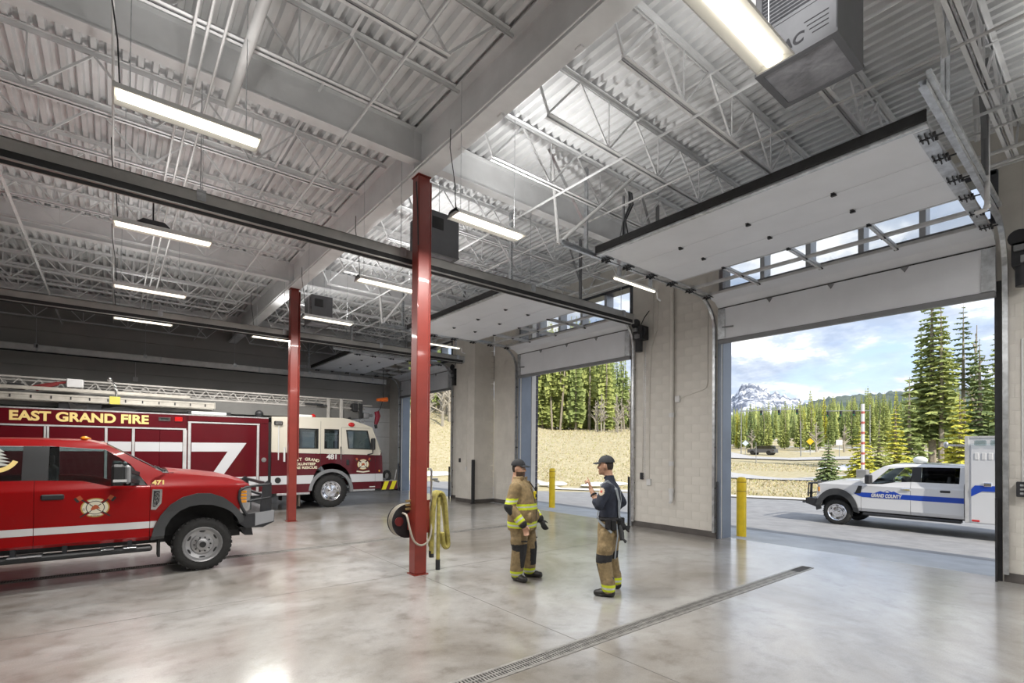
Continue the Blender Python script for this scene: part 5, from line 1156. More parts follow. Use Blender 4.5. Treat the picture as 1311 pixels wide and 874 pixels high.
# drive: one gently falling slab, asphalt then open ground
b = MB(); 
def gridpatch(name, x0, x1, y0, y1, nx, ny, m, lift=0., fn=None):
    b = MB()
    for i in range(nx+1):
        for k in range(ny+1):
            x, y = x0+(x1-x0)*i/nx, y0+(y1-y0)*k/ny; b.v.append((x, y, (fn or ground)(x, y)+lift))
    for i in range(nx):
        for k in range(ny): b.f.append((i*(ny+1)+k, (i+1)*(ny+1)+k, (i+1)*(ny+1)+k+1, i*(ny+1)+k+1)); b.m.append(0)
    o = b.build(name, m, None, smooth=60, fix=False); o['kind'] = 'structure'; return o
gridpatch('apron_pavement', 10.72, 12.95, -14, 34, 6, 24, APRON)
gridpatch('asphalt_pavement', 12.95, 29.5, -16, 46, 32, 62, ASPH, fn=lambda x, y: -.052*(min(x, 18.4)-10.72)-.02*smooth01((x-13.3)/.1)*0)
CURB = mat('pale_curb_concrete', (.58, .57, .55), .8, var=.1)
patch('ground', ground, GRASS, -12, 84, [23.2, 23.8, 24.4, 25, 25.7, 26.5, 27.5, 29, 31, 33.5, 36, 40, 44, 48, 52, 57, 63, 70, 80, 92, 105], 1.5, lift=-.02)['kind'] = 'structure'
patch('ground', ground, SNOWG, -12, 84, [104, 120, 140, 165, 190], 2., lift=-.05)['kind'] = 'structure'
patch('ground', ground, FORESTG, -12, 84, [188, 215, 250, 290, 330, 380, 430, 490, 560, 640, 700], 2., lift=-.05)['kind'] = 'structure'
patch('ground', lambda x, y: -.70 if x > 11 else -.4, ASPH, -60, -11.5, [12, 40, 120, 600], 6.)['kind'] = 'structure'
# pale curb and road bands following the ground
def band(name, m, pts, w_, lift):
    b = MB()
    for i, p in enumerate(pts):
        p = Vector((*p, 0)); d = (Vector((*pts[min(i+1, len(pts)-1)], 0))-Vector((*pts[max(i-1, 0)], 0))).normalized(); nn = Vector((-d.y, d.x, 0))
        W = w_[i] if isinstance(w_, list) else w_
        for k in range(5):
            q = p+nn*W*(k/4-.5); b.v.append((q.x, q.y, ground(q.x, q.y)+lift))
    for i in range(len(pts)-1):
        for k in range(4): b.f.append((i*5+k, i*5+k+1, (i+1)*5+k+1, (i+1)*5+k)); b.m.append(0)
    o = b.build(name, m, None, smooth=60, fix=False); o['kind'] = 'structure'; return o
pol = lambda r, t: (r*math.cos(R(t)), r*math.sin(R(t)))
band('road', CURB, [pol(lerp([(0, 27.9), (29, 27.9), (38, 28.7), (46, 29.), (56, 38.2), (82, 38.2)], t), t) for t in range(-8, 82, 3)], .5, .05)
ROADM = mat('pale_road_surface', (.46, .455, .45), .8, var=.1)
band('road', ROADM, [pol(60, 36), pol(52, 31), pol(45, 27), pol(42.5, 23), pol(44, 19), pol(50, 15), pol(60, 10)], [4.5, 4.5, 4.5, 4.5, 5, 5, 5], .07)
band('road', ROADM, [pol(100, 34), pol(84, 27), pol(80, 22), pol(86, 17), pol(96, 10)], 6., .12)
tf = MB(); g = random.Random(11)
for k in range(34000):
    t = g.uniform(3, 63); lo_ = lerp([(0, 28.6), (29, 28.6), (38, 29.6), (46, 30), (56, 39), (82, 39)], t); r = lo_+(g.random()**1.6)*42
    x, y = pol(r, t)
    if 40.5 < r < 55 and t < 37: continue
    z = ground(x, y)-.03; h = g.uniform(.04, .13)*(.6+r/70); a = g.random()*6.28; w_ = h*.35
    tf.v += [(x-w_*math.cos(a), y-w_*math.sin(a), z), (x+w_*math.cos(a), y+w_*math.sin(a), z), (x+g.uniform(-.6, .6)*h, y+g.uniform(-.6, .6)*h, z+h)]
    tf.f.append((len(tf.v)-3, len(tf.v)-2, len(tf.v)-1)); tf.m.append(g.randrange(3))
tag(tf.build('dry_grass_tufts', [mat('straw_pale', (.56, .49, .32), .9), mat('straw_brown', (.40, .33, .19), .9), mat('straw_green', (.36, .35, .16), .9)], None, fix=False), 'pale dry grass tufts scattered over the bank and verge outside', 'grass', kind='stuff')
SNOW = mat('old_snow', (.80, .82, .85), .8, var=.12, vscale=2)
for k, (r, t, s) in enumerate(((30.2, 46.3, 1.3), (30.2, 41.6, 1.3), (30.5, 39.6, 1.2), (39.5, 60.0, 2.2), (60, 18.5, 2.6), (64, 16.8, 3.0), (40, 14.0, 1.6))):
    x, y = pol(r, t); sm = MB().ell((0, 0, 0), (s*.8, s*.5, s*.11), 14, 6)
    sm.v = [(p[0]*(1+.25*math.sin(3*p[1]+k)), p[1], p[2]*(1+.3*math.sin(4*p[0]+k))) for p in sm.v]
    o = thing('snow_pile', 'grubby old snow pile left on the dry bank beyond the road', 'snow', (x, y, ground(x, y)), 'old snow piles'); sm.v = [(p[0]+x, p[1]+y, p[2]+ground(x, y)) for p in sm.v]
    sm.build('mound', SNOW, o, smooth=60)
# bollards
def bollard(x, y, lab):
    z = ground(x, y); o = thing('bollard', lab, 'bollard', (x, y, z))
    MB().lathe([(.105, -.02), (.105, 1.29), (.098, 1.325), (.07, 1.355), (.0, 1.365)], (x, y, z), 'z', 24).build('post', YEL, o, smooth=40)
    for h in (1.03, 1.24): MB().lathe([(.107, h), (.107, h+.012)], (x, y, z), 'z', 24).build('dark_ring', mat('bollard_ring', (.30, .12, .02), .5), o, smooth=40)
bollard(11.32, 5.66, 'yellow bollard with dark rings outside the nearest door, by the ambulance drive')
bollard(11.86, 12.58, 'yellow bollard seen between the two firefighters outside the second door')
# ---------------------------------------------------------------- trees
BARK = mat('pine_bark', (.30, .26, .21), .9, var=.3, vscale=6)
def needles(name, c1, c2):
    return mat(name, c1, .8, col2=c2, vscale=2.2, lo=.35, hi=.65)
ND = [needles('needles_bright', (.45, .48, .15), (.25, .30, .09)), needles('needles_mid', (.37, .42, .14), (.18, .24, .08)), needles('needles_dark', (.24, .30, .11), (.10, .15, .06)), needles('needles_gold', (.60, .56, .08), (.36, .38, .06))]
def conifer_mesh(seed, h, rad, base, whorls, per, nm, sparse=0., droop=.25):
    """needle sprays set round a tapering trunk; returns foliage and trunk meshes"""
    q = random.Random(seed); f = MB(); t = MB()
    t.tube([(0, 0, 0), (q.uniform(-.05, .05), q.uniform(-.05, .05), h*.5), (0, 0, h)], [rad*.10+.05, rad*.06+.03, .01] if h > 2 else [.011, .008, .001], 6)
    for i in range(whorls):
        u = i/(whorls-1); z = base*h+(h*(1-base))*u*.985
        L = rad*((1-u)**.8)*(.9+.25*q.random())*(1 if u > .12 else .75+u*2)+(.06 if h > 2 else .004)
        n = max(4, int(per*(1-.55*u))); a0 = q.random()*6.28
        for k in range(n):
            if q.random() < sparse: continue
            a = a0+6.283*k/n+q.uniform(-.3, .3); l = L*q.uniform(.65, 1.12); ca, sa = math.cos(a), math.sin(a)
            dz_ = -droop*l+q.uniform(-.1, .12)*l
            for j in range(3):     # sprays along each branch
                s0, s1 = (.12, .40, .68)[j]*l, (.55, .82, 1.05)[j]*l; w_ = (.30, .26, .16)[j]*l*q.uniform(.8, 1.2)+(.05 if h > 2 else .003)
                z0 = z+dz_*s0/l; z1 = z+dz_*s1/l-.06*l*q.random(); tw = q.uniform(-.35, .35)*w_
                m_ = (s0+s1)/2; zm = (z0+z1)/2+.04*l
                f.add([(ca*s0, sa*s0, z0), (ca*m_-sa*w_, sa*m_+ca*w_, zm-.12*l+tw), (ca*s1, sa*s1, z1), (ca*m_+sa*w_, sa*m_-ca*w_, zm-.12*l-tw)], [(0, 1, 2), (0, 2, 3)])
                f.add([(ca*s0, sa*s0, z0+.02), (ca*s1, sa*s1, z1+.03), (ca*m_, sa*m_, zm-.30*w_-.14*l)], [(0, 1, 2)])
    return f, t
def tree_mesh(seed, h, rad, base, whorls, per, m, nm, sparse=0., droop=.25):
    f, t = conifer_mesh(seed, h, rad, base, whorls, per, nm, sparse, droop)
    a = MB(); a.add(f.v, f.f, 0); a.add(t.v, t.f, 1)
    return a.mesh(nm, [m, BARK], fix=False)
POOL = []
for i in range(9):
    POOL.append(tree_mesh(10+i, 1., (.115, .10, .13)[i % 3], (.05, .10, .07)[i % 3], 24, 11, ND[(0, 1, 2, 0, 1, 0, 3, 1, 0)[i]], 'conifer_form'))
LONE = [tree_mesh(40+i, 1., .10, .35, 18, 9, ND[(0, 1, 0)[i]], 'conifer_form', .2) for i in range(3)]
q = random.Random(3)
def plant(me, x, y, h, lab, grp, rot=None, wide=1.):
    o = bpy.data.objects.new('conifer', me); COL.objects.link(o); o.location = (x, y, ground(x, y)-.1)
    o.scale = (h*wide, h*wide, h); o.rotation_euler = (0, 0, q.random()*6.28 if rot is None else rot)
    return tag(o, lab, 'tree', grp)
# forest on the ridge seen through the nearest door
n = 0
for k in range(180):
    t = q.uniform(4.5, 31); u = k/180; r = 116+130*u**1.2+q.uniform(-12, 12)
    x, y = pol(r, t); plant(q.choice(POOL), x, y, q.uniform(9.5, 13.5)*(1.0+.12*u)*(1-.24*smooth01((t-16)/9)), 'conifer of the dense sunlit forest on the rising ground past the road', 'conifers of the far forest', wide=q.uniform(.8, 1.15))
# the countless small crowns higher on that slope, one mass
df = MB(); g = random.Random(21)
for k in range(620):
    t = g.uniform(2, 33); r = g.uniform(185, 520); x, y = pol(r, t); z = ground(x, y)-1; h = g.uniform(9, 14)*(1-.15*smooth01((t-18)/9)); mi = g.choice((0, 0, 1, 1, 2)); a0 = g.random()*6.28
    for j in range(6):
        u = j/6; rr = h*.13*(1-u)**.8+.1; zb = z+h*(.08+.86*u); zt = zb+h*.26; m_ = len(df.v)
        for q2 in range(7): a = a0+j+6.283*q2/7; f_ = g.uniform(.6, 1.15); df.v.append((x+rr*f_*math.cos(a), y+rr*f_*math.sin(a), zb-g.uniform(0, .06)*h))
        df.v.append((x, y, min(zt, z+h*1.02)))
        for q2 in range(7): df.f.append((m_+q2, m_+(q2+1) % 7, m_+7)); df.m.append(mi)
tag(df.build('distant_forest', [ND[0], ND[1], ND[2]], None, fix=False), 'dense mass of small conifer crowns high on the slope under the mountain', 'forest', kind='stuff')
# stand of trees at the top of the bank, second door
for k in range(88):
    t = q.uniform(37.2, 52.5) if k > 30 else q.uniform(40, 51); r = 70+40*(k/88)+q.uniform(-3, 3)
    hh = q.uniform(13, 18)*(1.0 if t > 41.5 else .80)
    x, y = pol(r, t); plant(q.choice(POOL[:6]+LONE[:2] if k % 4 else LONE), x, y, hh, 'tall conifer of the dense stand at the top of the dry grass bank', 'conifers at the top of the bank', wide=q.uniform(.85, 1.1))
# single trees near the drive, with trunk and foliage parts
def lone(x, y, h, rad, base, whorls, per, m, lab, seed, sparse=.1, droop=.25, grp=None):
    z = ground(x, y)-.05; o = thing('conifer', lab, 'tree', (x, y, z), grp)
    f, t = conifer_mesh(seed, h, rad, base, whorls, per, 'tree', sparse, droop)
    fo = inst('foliage', f.mesh('foliage', m, fix=False), o); inst('trunk', t.mesh('trunk', BARK, fix=False), o); return o
x, y = pol(62, 11.15); lone(x, y, 19.2, 2.7, .18, 34, 13, ND[1], 'tallest dark conifer rising highest over the ambulance', 61, .08)
x, y = pol(61, 10.55); lone(x, y, 16.5, 1.9, .30, 26, 10, ND[0], 'conifer with a pale bare lower trunk just beside the tallest one', 62, .2)
x, y = pol(63, 11.9); lone(x, y, 14.5, 2.0, .22, 24, 10, ND[1], 'second conifer close against the tallest one, toward the mountain side', 63, .12)
x, y = pol(66, 9.1); lone(x, y, 16.6, 1.9, .48, 18, 9, ND[2], 'bushy-topped pine with a long bare trunk above the ambulance box', 64, .15, .05)
x, y = pol(64, 8.1); lone(x, y, 12.5, 2.2, .12, 24, 11, ND[2], 'dark green conifer beside the bare-trunked pine', 65)
x, y = pol(70, 7.1); lone(x, y, 14.2, 2.2, .2, 24, 11, ND[1], 'conifer at the jamb of the nearest door behind the ambulance box', 66)
x, y = pol(66, 10.0); lone(x, y, 9.5, 1.9, .1, 22, 11, ND[0], 'mid green conifer low behind the ambulance cab', 67)
x, y = pol(60, 12.7); lone(x, y, 9.0, 1.7, .1, 20, 11, ND[1], 'dark conifer behind the ambulance windscreen', 68)
x, y = pol(34, 9.35); lone(x, y, 5.0, 1.15, .06, 20, 12, ND[3], 'small golden-green conifer right behind the ambulance box', 69)
x, y = pol(41, 18.9); lone(x, y, 3.0, .95, .03, 16, 12, ND[2], 'little dark spruce alone on the verge before the ambulance hood', 70, .0)
x, y = pol(43, 16.2); lone(x, y, 4.2, 1.2, .04, 18, 12, ND[3], 'bright young conifer beside the barrier pole', 71, .0)
x, y = pol(46, 14.9); lone(x, y, 4.6, 1.2, .04, 18, 12, ND[0], 'young conifer just past the barrier pole over the ambulance hood', 72, .0)
x, y = pol(52, 13.7); lone(x, y, 6.0, 1.4, .05, 18, 12, ND[3], 'sunlit conifer behind the ambulance windscreen top', 73, .0)
# bare snags and aspens
TW = mat('grey_twigs', (.33, .30, .25), .9, var=.2)
def bare_mesh(seed, h, nb, spread=.35):
    g = random.Random(seed); b = MB(); b.tube([(0, 0, 0), (g.uniform(-.1, .1)*h*.2, 0, h*.5), (0, g.uniform(-.1, .1)*h*.2, h)], [h*.012+.02, h*.008+.01, .008], 5)
    for i in range(nb):
        z = h*(.25+.72*i/nb); a = g.random()*6.28; l = h*spread*(1.1-i/nb)*g.uniform(.5, 1); p = Vector((0, 0, z)); d = Vector((math.cos(a), math.sin(a), g.uniform(.4, 1.1)))
        e = p+d.normalized()*l; b.tube([p, p+(e-p)*.5+Vector((0, 0, .03*l)), e], [.02+.004*h*.3, .014, .006], 4)
        for k in range(3): s = p+(e-p)*g.uniform(.3, .9); e2 = s+Vector((g.uniform(-1, 1), g.uniform(-1, 1), g.uniform(.2, 1)))*l*.3; b.tube([s, e2], [.010, .004], 3)
    return b.mesh('bare_form', TW, fix=False)
BARE = [bare_mesh(i, 1., 16) for i in range(3)]
def snag(x, y, h, lab, grp, wide=1.):
    o = bpy.data.objects.new('bare_tree', q.choice(BARE)); COL.objects.link(o); o.location = (x, y, ground(x, y)-.05); o.scale = (h*wide, h*wide, h); o.rotation_euler = (0, 0, q.random()*6.28); tag(o, lab, 'tree', grp)
for k in range(10): snag(*pol(q.uniform(60, 66), q.uniform(37.5, 41.8)), q.uniform(3.5, 6), 'bare pale aspen at the foot of the stand on the bank', 'bare aspens on the bank', .8)
for k in range(46): snag(*pol(q.uniform(54, 72), q.uniform(55.5, 62.5)), q.uniform(3, 7.5), 'bare grey shrub on the steep bank past the farthest door', 'bare shrubs past the farthest door', 1.)
for k in range(14):
    r, t = q.uniform(66, 84), q.uniform(55, 63); x, y = pol(r, t); plant(q.choice(POOL), x, y, q.uniform(8, 14), 'dark conifer above the shrubs past the farthest door', 'conifers past the farthest door')
snag(*pol(72, 8.3), 15, 'tall dead bare spruce between the pines behind the ambulance box', None, .35)
for t, h in ((17.6, 5), (19.9, 5.5), (25.6, 4.5)): snag(*pol(108, t), h, 'pale leafless tree at the edge of the far forest', 'leafless trees at the forest edge', 1.2)
# ---------------------------------------------------------------- mountain and ridges
def ridge(name, lab, r0, r1, t0, t1, prof, m, seed, rough):
    g = random.Random(seed); ph = [(g.uniform(.3, 2.6), g.uniform(0, 6.28)) for _ in range(9)]
    def noise(a, s): return sum(math.sin(a*f*2.2+p+s*f*3)*.6**i for i, (f, p) in enumerate(ph))*.4
    b = MB(); n = int((t1-t0)/.22); R_ = 14
    for i in range(R_+1):
        u = i/R_; r = r0+(r1-r0)*u
        for k in range(n+1):
            t = t0+(t1-t0)*k/n; hz = lerp(prof, t)*(smooth01(u/.85) if u <= .85 else 1-(u-.85)*.6)
            x, y = pol(r, t); b.v.append((x, y, hz*(1+rough*.05*noise(t*1.7, u*2))+rough*hz*.07*noise(t*4.1, u*5)*u-10))
    for i in range(R_):
        for k in range(n): b.f.append((i*(n+1)+k, i*(n+1)+k+1, (i+1)*(n+1)+k+1, (i+1)*(n+1)+k)); b.m.append(0)
    o = b.build(name, m, None, smooth=180, fix=False); o['kind'] = 'structure'; return o
def mount_mat():
    m = bpy.data.materials.new('snowy_rock'); m.use_nodes = True; t = m.node_tree; bs = t.nodes['Principled BSDF']; bs.inputs['Roughness'].default_value = .9
    c = N(t, 'ShaderNodeTexCoord'); mp = N(t, 'ShaderNodeMapping'); mp.inputs['Scale'].default_value = (.012, .012, .022); n1 = N(t, 'ShaderNodeTexNoise', Scale=1., Detail=9., Roughness=.7, Distortion=.8)
    t.links.new(c.outputs['Object'], mp.inputs[0]); t.links.new(mp.outputs[0], n1.inputs['Vector'])
    r = ramp(t, [(.47, (.13, .15, .20)), (.53, (.40, .43, .49)), (.59, (.78, .80, .85))]); t.links.new(n1.outputs['Fac'], r.inputs[0]); t.links.new(r.outputs[0], bs.inputs['Base Color']); return m
ridge('mountain', '', 2500, 3600, 12, 40, [(12, 130), (18, 230), (20.5, 300), (22.6, 355), (24, 380), (25.6, 440), (26.6, 420), (27.3, 360), (29, 300), (40, 250)], mount_mat(), 5, 1.)
ridge('hill', '', 900, 1500, -12, 40, [(-12, 130), (4, 140), (12, 150), (17.5, 146), (20, 138), (22, 118), (25, 96), (28, 85), (40, 80)], mat('far_forest', (.13, .16, .13), .95, col2=(.06, .085, .08), vscale=.03, lo=.35, hi=.65), 6, .5)
# ---------------------------------------------------------------- street furniture
POLE = mat('grey_street_pole', (.28, .29, .30), .5, .3)
def pole(r, t, h, lab, arm=None, cat='pole', name='street_pole', extra=None, rad=.09):
    x, y = pol(r, t); z = ground(x, y); o = thing(name, lab, cat, (x, y, z))
    MB().tube([(x, y, z), (x, y, z+h)], [rad, rad*.6], 8).build('post', POLE, o, smooth=40)
    if arm:
        d = Vector((math.sin(R(t)), -math.cos(R(t)), 0))*arm
        MB().tube([(x, y, z+h*.88), (x+d.x, y+d.y, z+h*.9)], .07, 6).build('arm', POLE, o)
        for k in range(3):
            p = Vector((x, y, z+h*.86))+d*(.35+.3*k); hd = MB().cbox(p.x-.16, p.x+.16, p.y-.16, p.y+.16, p.z-.6, p.z+.25, .03).build('signal_head', DARK, o)
            for j, m in enumerate((DARK, DARK, mat('green_lens', (.02, .3, .1), .3))): MB().lathe([(.09, -.02), (.09, .02)], (p.x-.17, p.y, p.z+.08-.26*j), 'x', 8).build('lamp', m, hd)
    if extra: extra(o, x, y, z)
    return o
def board(m, w_, zc, dia=False):
    def f(o, x, y, z):
        a = Vector((math.sin(math.atan2(y, x)), -math.cos(math.atan2(y, x)), 0)); b = MB(); c0 = Vector((x, y, z+zc))-Vector((math.cos(math.atan2(y, x)), math.sin(math.atan2(y, x)), 0))*.1
        P = [(-1, 0), (0, -1), (1, 0), (0, 1)] if dia else [(-1, -1), (1, -1), (1, 1), (-1, 1)]
        nrm = Vector((math.cos(math.atan2(y, x)), math.sin(math.atan2(y, x)), 0))*.03
        v = [c0+a*p[0]*w_+Vector((0, 0, p[1]*w_)) for p in P]; v += [p+nrm for p in v]
        b.add(v, [(0, 1, 2, 3), (7, 6, 5, 4)]+[(i, (i+1) % 4, 4+(i+1) % 4, 4+i) for i in range(4)]).build('sign_board', m, o)
    return f
pole(96, 26.6, 8.5, 'traffic signal pole with long arm before the far forest, mountain side', 9.)
pole(98, 15.6, 8., 'traffic signal pole with arm beside the barrier pole', -6.)
pole(90, 21.2, 5.5, 'slim grey pole near the yellow warning sign', None)
pole(95, 20.4, 2.4, 'small yellow diamond warning sign before the far forest', None, 'sign', 'warning_sign', board(mat('sign_yellow', (.8, .5, .02), .4), .55, 2.2, True), .05)
pole(92, 26.2, 2.3, 'pale blue roadside sign below the signal pole', None, 'sign', 'road_sign', board(mat('sign_pale', (.55, .65, .72), .4), .5, 2.0, True), .05)
pole(88, 18.0, 2.6, 'white roadside sign at the forest edge', None, 'sign', 'road_sign', board(mat('sign_white', (.7, .7, .7), .4), .40, 2.2), .05)
pole(70, 25.2, 2.6, 'lone thin marker post on the dry verge', None, 'post', 'marker_post', None, .05)
x, y = pol(33.5, 16.15); z = ground(x, y)
bp_ = thing('barrier_pole', 'upright white barrier pole with red stripes behind the ambulance hood', 'pole', (x, y, z))
MB().tube([(x, y, z-.1), (x, y, z+4.6)], .09, 10).build('pole', PVC, bp_, smooth=40)
for k in range(7): MB().lathe([(.093, 0), (.093, .13)], (x, y, z+.7+.56*k), 'z', 10).build('stripe', mat('barrier_red', (.42, .08, .06), .4), bp_, smooth=40)
MB().cbox(x-.25, x+.25, y-.25, y+.25, z-.1, z+1., .03).build('barrier_box', GREY, bp_)
# car far off
x, y = pol(94, 24.6); z = ground(x, y)
car = thing('car', 'tiny grey car parked far off before the forest', 'car', (x, y, z))
cz = lambda p: [(a, b_) for a, b_ in p]
MB().prism([(y-2.2, z+.35), (y+2.2, z+.35), (y+2.2, z+.9), (y+1.3, z+.98), (y-2.1, z+.98)], 'x', x-.85, x+.85).build('body', mat('car_grey', (.10, .10, .11), .3, coat=.5), car)
MB().prism([(y-1.9, z+.98), (y+1.1, z+.98), (y+.5, z+1.5), (y-1.7, z+1.55)], 'x', x-.75, x+.75).build('cabin', GLD, car)
for s in (-1.35, 1.35): MB().lathe([(.36, -.9), (.36, .9)], (x, y+s, z+.36), 'x', 14).build('wheel', TIRE, car)
for s in (-.6, .6): MB().box(x-.9, x-.8, y-2.2+.0, y-2.12, z+.7, z+.85).build('tail_lamp', REDL, car)
# outer face of the building over the doors
for ya, yb in ((-3.2, 12.6), (14.75, 24)): S(MB().box(10.76, 11.02, ya, yb, ZH+.05, ZW0-.04).build('wall_fascia', BRK))
for ya, yb in ((-4.6, 12.6), (14.75, 24)): S(MB().box(10.76, 11.02, ya, yb, ZW1+.05, ZD+.7).build('wall_parapet', BRK))
S(MB().box(11.10, 11.3, 12.6, 14.75, ZH, ZD+.7).build('wall_parapet', BRK))
# ---------------------------------------------------------------- firefighters
SKIN = mat('skin', (.52, .30, .20), .55, var=.08, vscale=20)
TAN = mat('turnout_tan', (.26, .185, .09), .85, var=.28, vscale=16, bump=.35, bscale=45)
TAN2 = mat('turnout_tan_trousers', (.28, .205, .105), .85, var=.28, vscale=16, bump=.35, bscale=45)
LIME = mat('lime_reflective', (.62, .72, .02), .5); SILVR = mat('silver_reflective', (.55, .57, .55), .35)
BLK = mat('black_reinforcement', (.022, .022, .024), .8, var=.3, vscale=30)
NAVY = mat('navy_shirt', (.020, .026, .045), .75, var=.3, vscale=14, bump=.25, bscale=40)
BOOT = mat('black_boot_leather', (.025, .023, .021), .45, var=.2)
HAIR = mat('dark_hair', (.03, .02, .015), .7); GLOVE = mat('dark_glove', (.05, .052, .055), .8, var=.2, vscale=30)
CAPM = mat('black_cap_cloth', (.020, .021, .024), .8, var=.2, vscale=40); CAPG = mat('charcoal_cap_cloth', (.040, .043, .048), .8, var=.2, vscale=40)
def figure(name, prims, mats, voxel, parent):
    """prims: (kind, paint, data...) merged into one closed skin; paint(t, p) picks the cloth"""
    b = MB()
    for pr in prims:
        k = pr[0]
        if k == 'cap':
            _, _, p0, p1, r0, r1 = pr; p0 = Vector(p0); p1 = Vector(p1); d = (p1-p0).normalized(); n = 14; rings = []
            a = d.orthogonal().normalized(); c = d.cross(a)
            for s, (p, r, sg) in enumerate(((p0, r0, -1), (p1, r1, 1))):
                for j in (range(1, 5) if s == 0 else range(4, 0, -1)):
                    th = math.pi/2*j/4; rr = r*math.sin(th); off = sg*r*math.cos(th)
                    rings.append([p+d*off+(a*math.cos(2*math.pi*q/n)+c*math.sin(2*math.pi*q/n))*rr for q in range(n)])
            b.loft(rings)
        elif k == 'stack':
            b.loft([[(cx+rx*math.cos(2*math.pi*q/28), cy+ry*math.sin(2*math.pi*q/28), z) for q in range(28)] for z, cx, cy, rx, ry in pr[2]])
        elif k == 'ell': b.ell(pr[2], pr[3], 18, 12)
    me = b.mesh(name, mats); o = bpy.data.objects.new(name, me); COL.objects.link(o)
    md = o.modifiers.new('merge', 'REMESH'); md.mode = 'VOXEL'; md.voxel_size = voxel
    sm = o.modifiers.new('soften', 'SMOOTH'); sm.factor = .5; sm.iterations = 2
    dg = bpy.context.evaluated_depsgraph_get(); me2 = bpy.data.meshes.new_from_object(o.evaluated_get(dg)); me2.name = name
    o.modifiers.clear(); o.data = me2
    while len(me2.materials) < len(mats): me2.materials.append(None)
    for i, m in enumerate(mats): me2.materials[i] = m
    def sd(pr, p):
        k = pr[0]
        if k == 'cap':
            _, _, p0, p1, r0, r1 = pr; p0 = Vector(p0); p1 = Vector(p1); d = p1-p0; t = max(0, min(1, (p-p0).dot(d)/d.length_squared))
            return (p-p0-d*t).length-(r0+(r1-r0)*t), t
        if k == 'stack':
            st = pr[2]; z = max(st[0][0], min(st[-1][0], p.z))
            for a, c in zip(st, st[1:]):
                if z <= c[0]: break
            u = (z-a[0])/(c[0]-a[0]); cx, cy, rx, ry = (a[i]+(c[i]-a[i])*u for i in (1, 2, 3, 4))
            q = math.hypot((p.x-cx)/rx, (p.y-cy)/ry); return max((q-1)*min(rx, ry), abs(p.z-z)), z
        c, r = pr[2], pr[3]; q = math.sqrt(sum(((p[i]-c[i])/r[i])**2 for i in range(3))); return (q-1)*min(r), 0
    for f in me2.polygons:
        p = f.center; best = min(((*sd(pr, p), pr) for pr in prims if pr[1] is not None), key=lambda x: x[0])
        mi = best[2][1]
        while callable(mi): mi = mi(best[1], p)
        f.material_index = mi or 0
    me2.polygons.foreach_set('use_smooth', [True]*len(me2.polygons)); me2.update()
    o.parent = parent; return o
def head(prims, c, sk, hair, turn=0):
    x, y, z = c; C_ = lambda dx, dy, dz: (x+dx, y+dy, z+dz)
    prims += [('ell', lambda t, p: hair if p.x < x-.005 and p.z > z-.055 and abs(p.y-y) < .085 and not (p.x > x-.03 and p.z < z-.02) else sk, C_(0, 0, 0.01), (.100, .077, .115)),
              ('ell', sk, C_(.035, 0, -.055), (.066, .058, .075)), ('ell', sk, C_(.075, 0, -.105), (.028, .03, .024)),
              ('cap', sk, C_(.094, 0, .012), C_(.116, 0, -.030), .010, .014), ('ell', sk, C_(.104, .012, -.036), (.012, .010, .009)), ('ell', sk, C_(.104, -.012, -.036), (.012, .010, .009)),
              ('cap', sk, C_(.085, -.035, .022), C_(.085, .035, .022), .012, .012), ('ell', sk, C_(.094, 0, -.070), (.014, .026, .008)), ('ell', sk, C_(.092, 0, -.082), (.013, .021, .008)),
              ('ell', sk, C_(.06, .045, -.03), (.03, .02, .03)), ('ell', sk, C_(.06, -.045, -.03), (.03, .02, .03))]
    for s in (-1, 1): prims += [('ell', sk, C_(-.005, s*.079, -.012), (.020, .010, .032)), ('ell', sk, C_(-.004, s*.084, .006), (.014, .008, .014))]
    prims += [('cap', sk, C_(-.022, 0, -.06), C_(-.045, 0, -.20), .056, .062)]
def face(parent, c):
    x, y, z = c; EYE = mat('eye_white', (.7, .68, .64), .3); IR = mat('eye_dark', (.02, .015, .01), .3)
    for s in (-1, 1):
        e = MB().ell((x+.084, y+s*.032, z+.002), (.011, .014, .010), 10, 8).build('eye', EYE, parent, smooth=60)
        MB().ell((x+.093, y+s*.032, z+.002), (.004, .006, .006), 8, 6).build('iris', IR, e, smooth=60)
        MB().tube([(x+.094, y+s*.016, z+.024), (x+.096, y+s*.032, z+.029), (x+.088, y+s*.050, z+.022)], .0045, 6).build('eyebrow', HAIR, parent, smooth=60)
    MB().tube([(x+.098, y-.022, z-.077), (x+.108, y, z-.076), (x+.098, y+.022, z-.077)], .003, 6).build('mouth', mat('lips', (.30, .10, .08), .5), parent, smooth=60)
def cap(parent, c, m, tilt=0.):
    x, y, z = c; rings = []
    for j in range(8):
        th = math.pi/2*j/7; rr = math.cos(th)*.99+.012; rings.append([(x-.004+.112*rr*math.cos(2*math.pi*k/24), y+.090*rr*math.sin(2*math.pi*k/24), z+.040+.098*math.sin(th)) for k in range(24)])
    o = MB().loft(rings).build('cap', m, parent, smooth=60)
    b = MB(); v = []
    for dz_ in (0, -.007):
        for i in range(9):
            a = R(-62+15.5*i)
            for q in range(5):
                f = q/4; px = x+.100*math.cos(a)+f*(.085*math.cos(a*.55)); py = y+.088*math.sin(a)*(1-.12*f); v.append((px, py, z+.048-.020*f-.22*(py-y)**2/.09+dz_))
    f = []
    for s in (0, 45):
        f += [(s+i*5+q, s+i*5+q+1, s+(i+1)*5+q+1, s+(i+1)*5+q) for i in range(8) for q in range(4)]
    f += [(i*5+4, (i+1)*5+4, 45+(i+1)*5+4, 45+i*5+4) for i in range(8)]
    b.add(v, f).build('brim', m, o, smooth=60)
    MB().ell((x-.004, y, z+.138), (.010, .010, .006)).build('button', m, o)
    return o
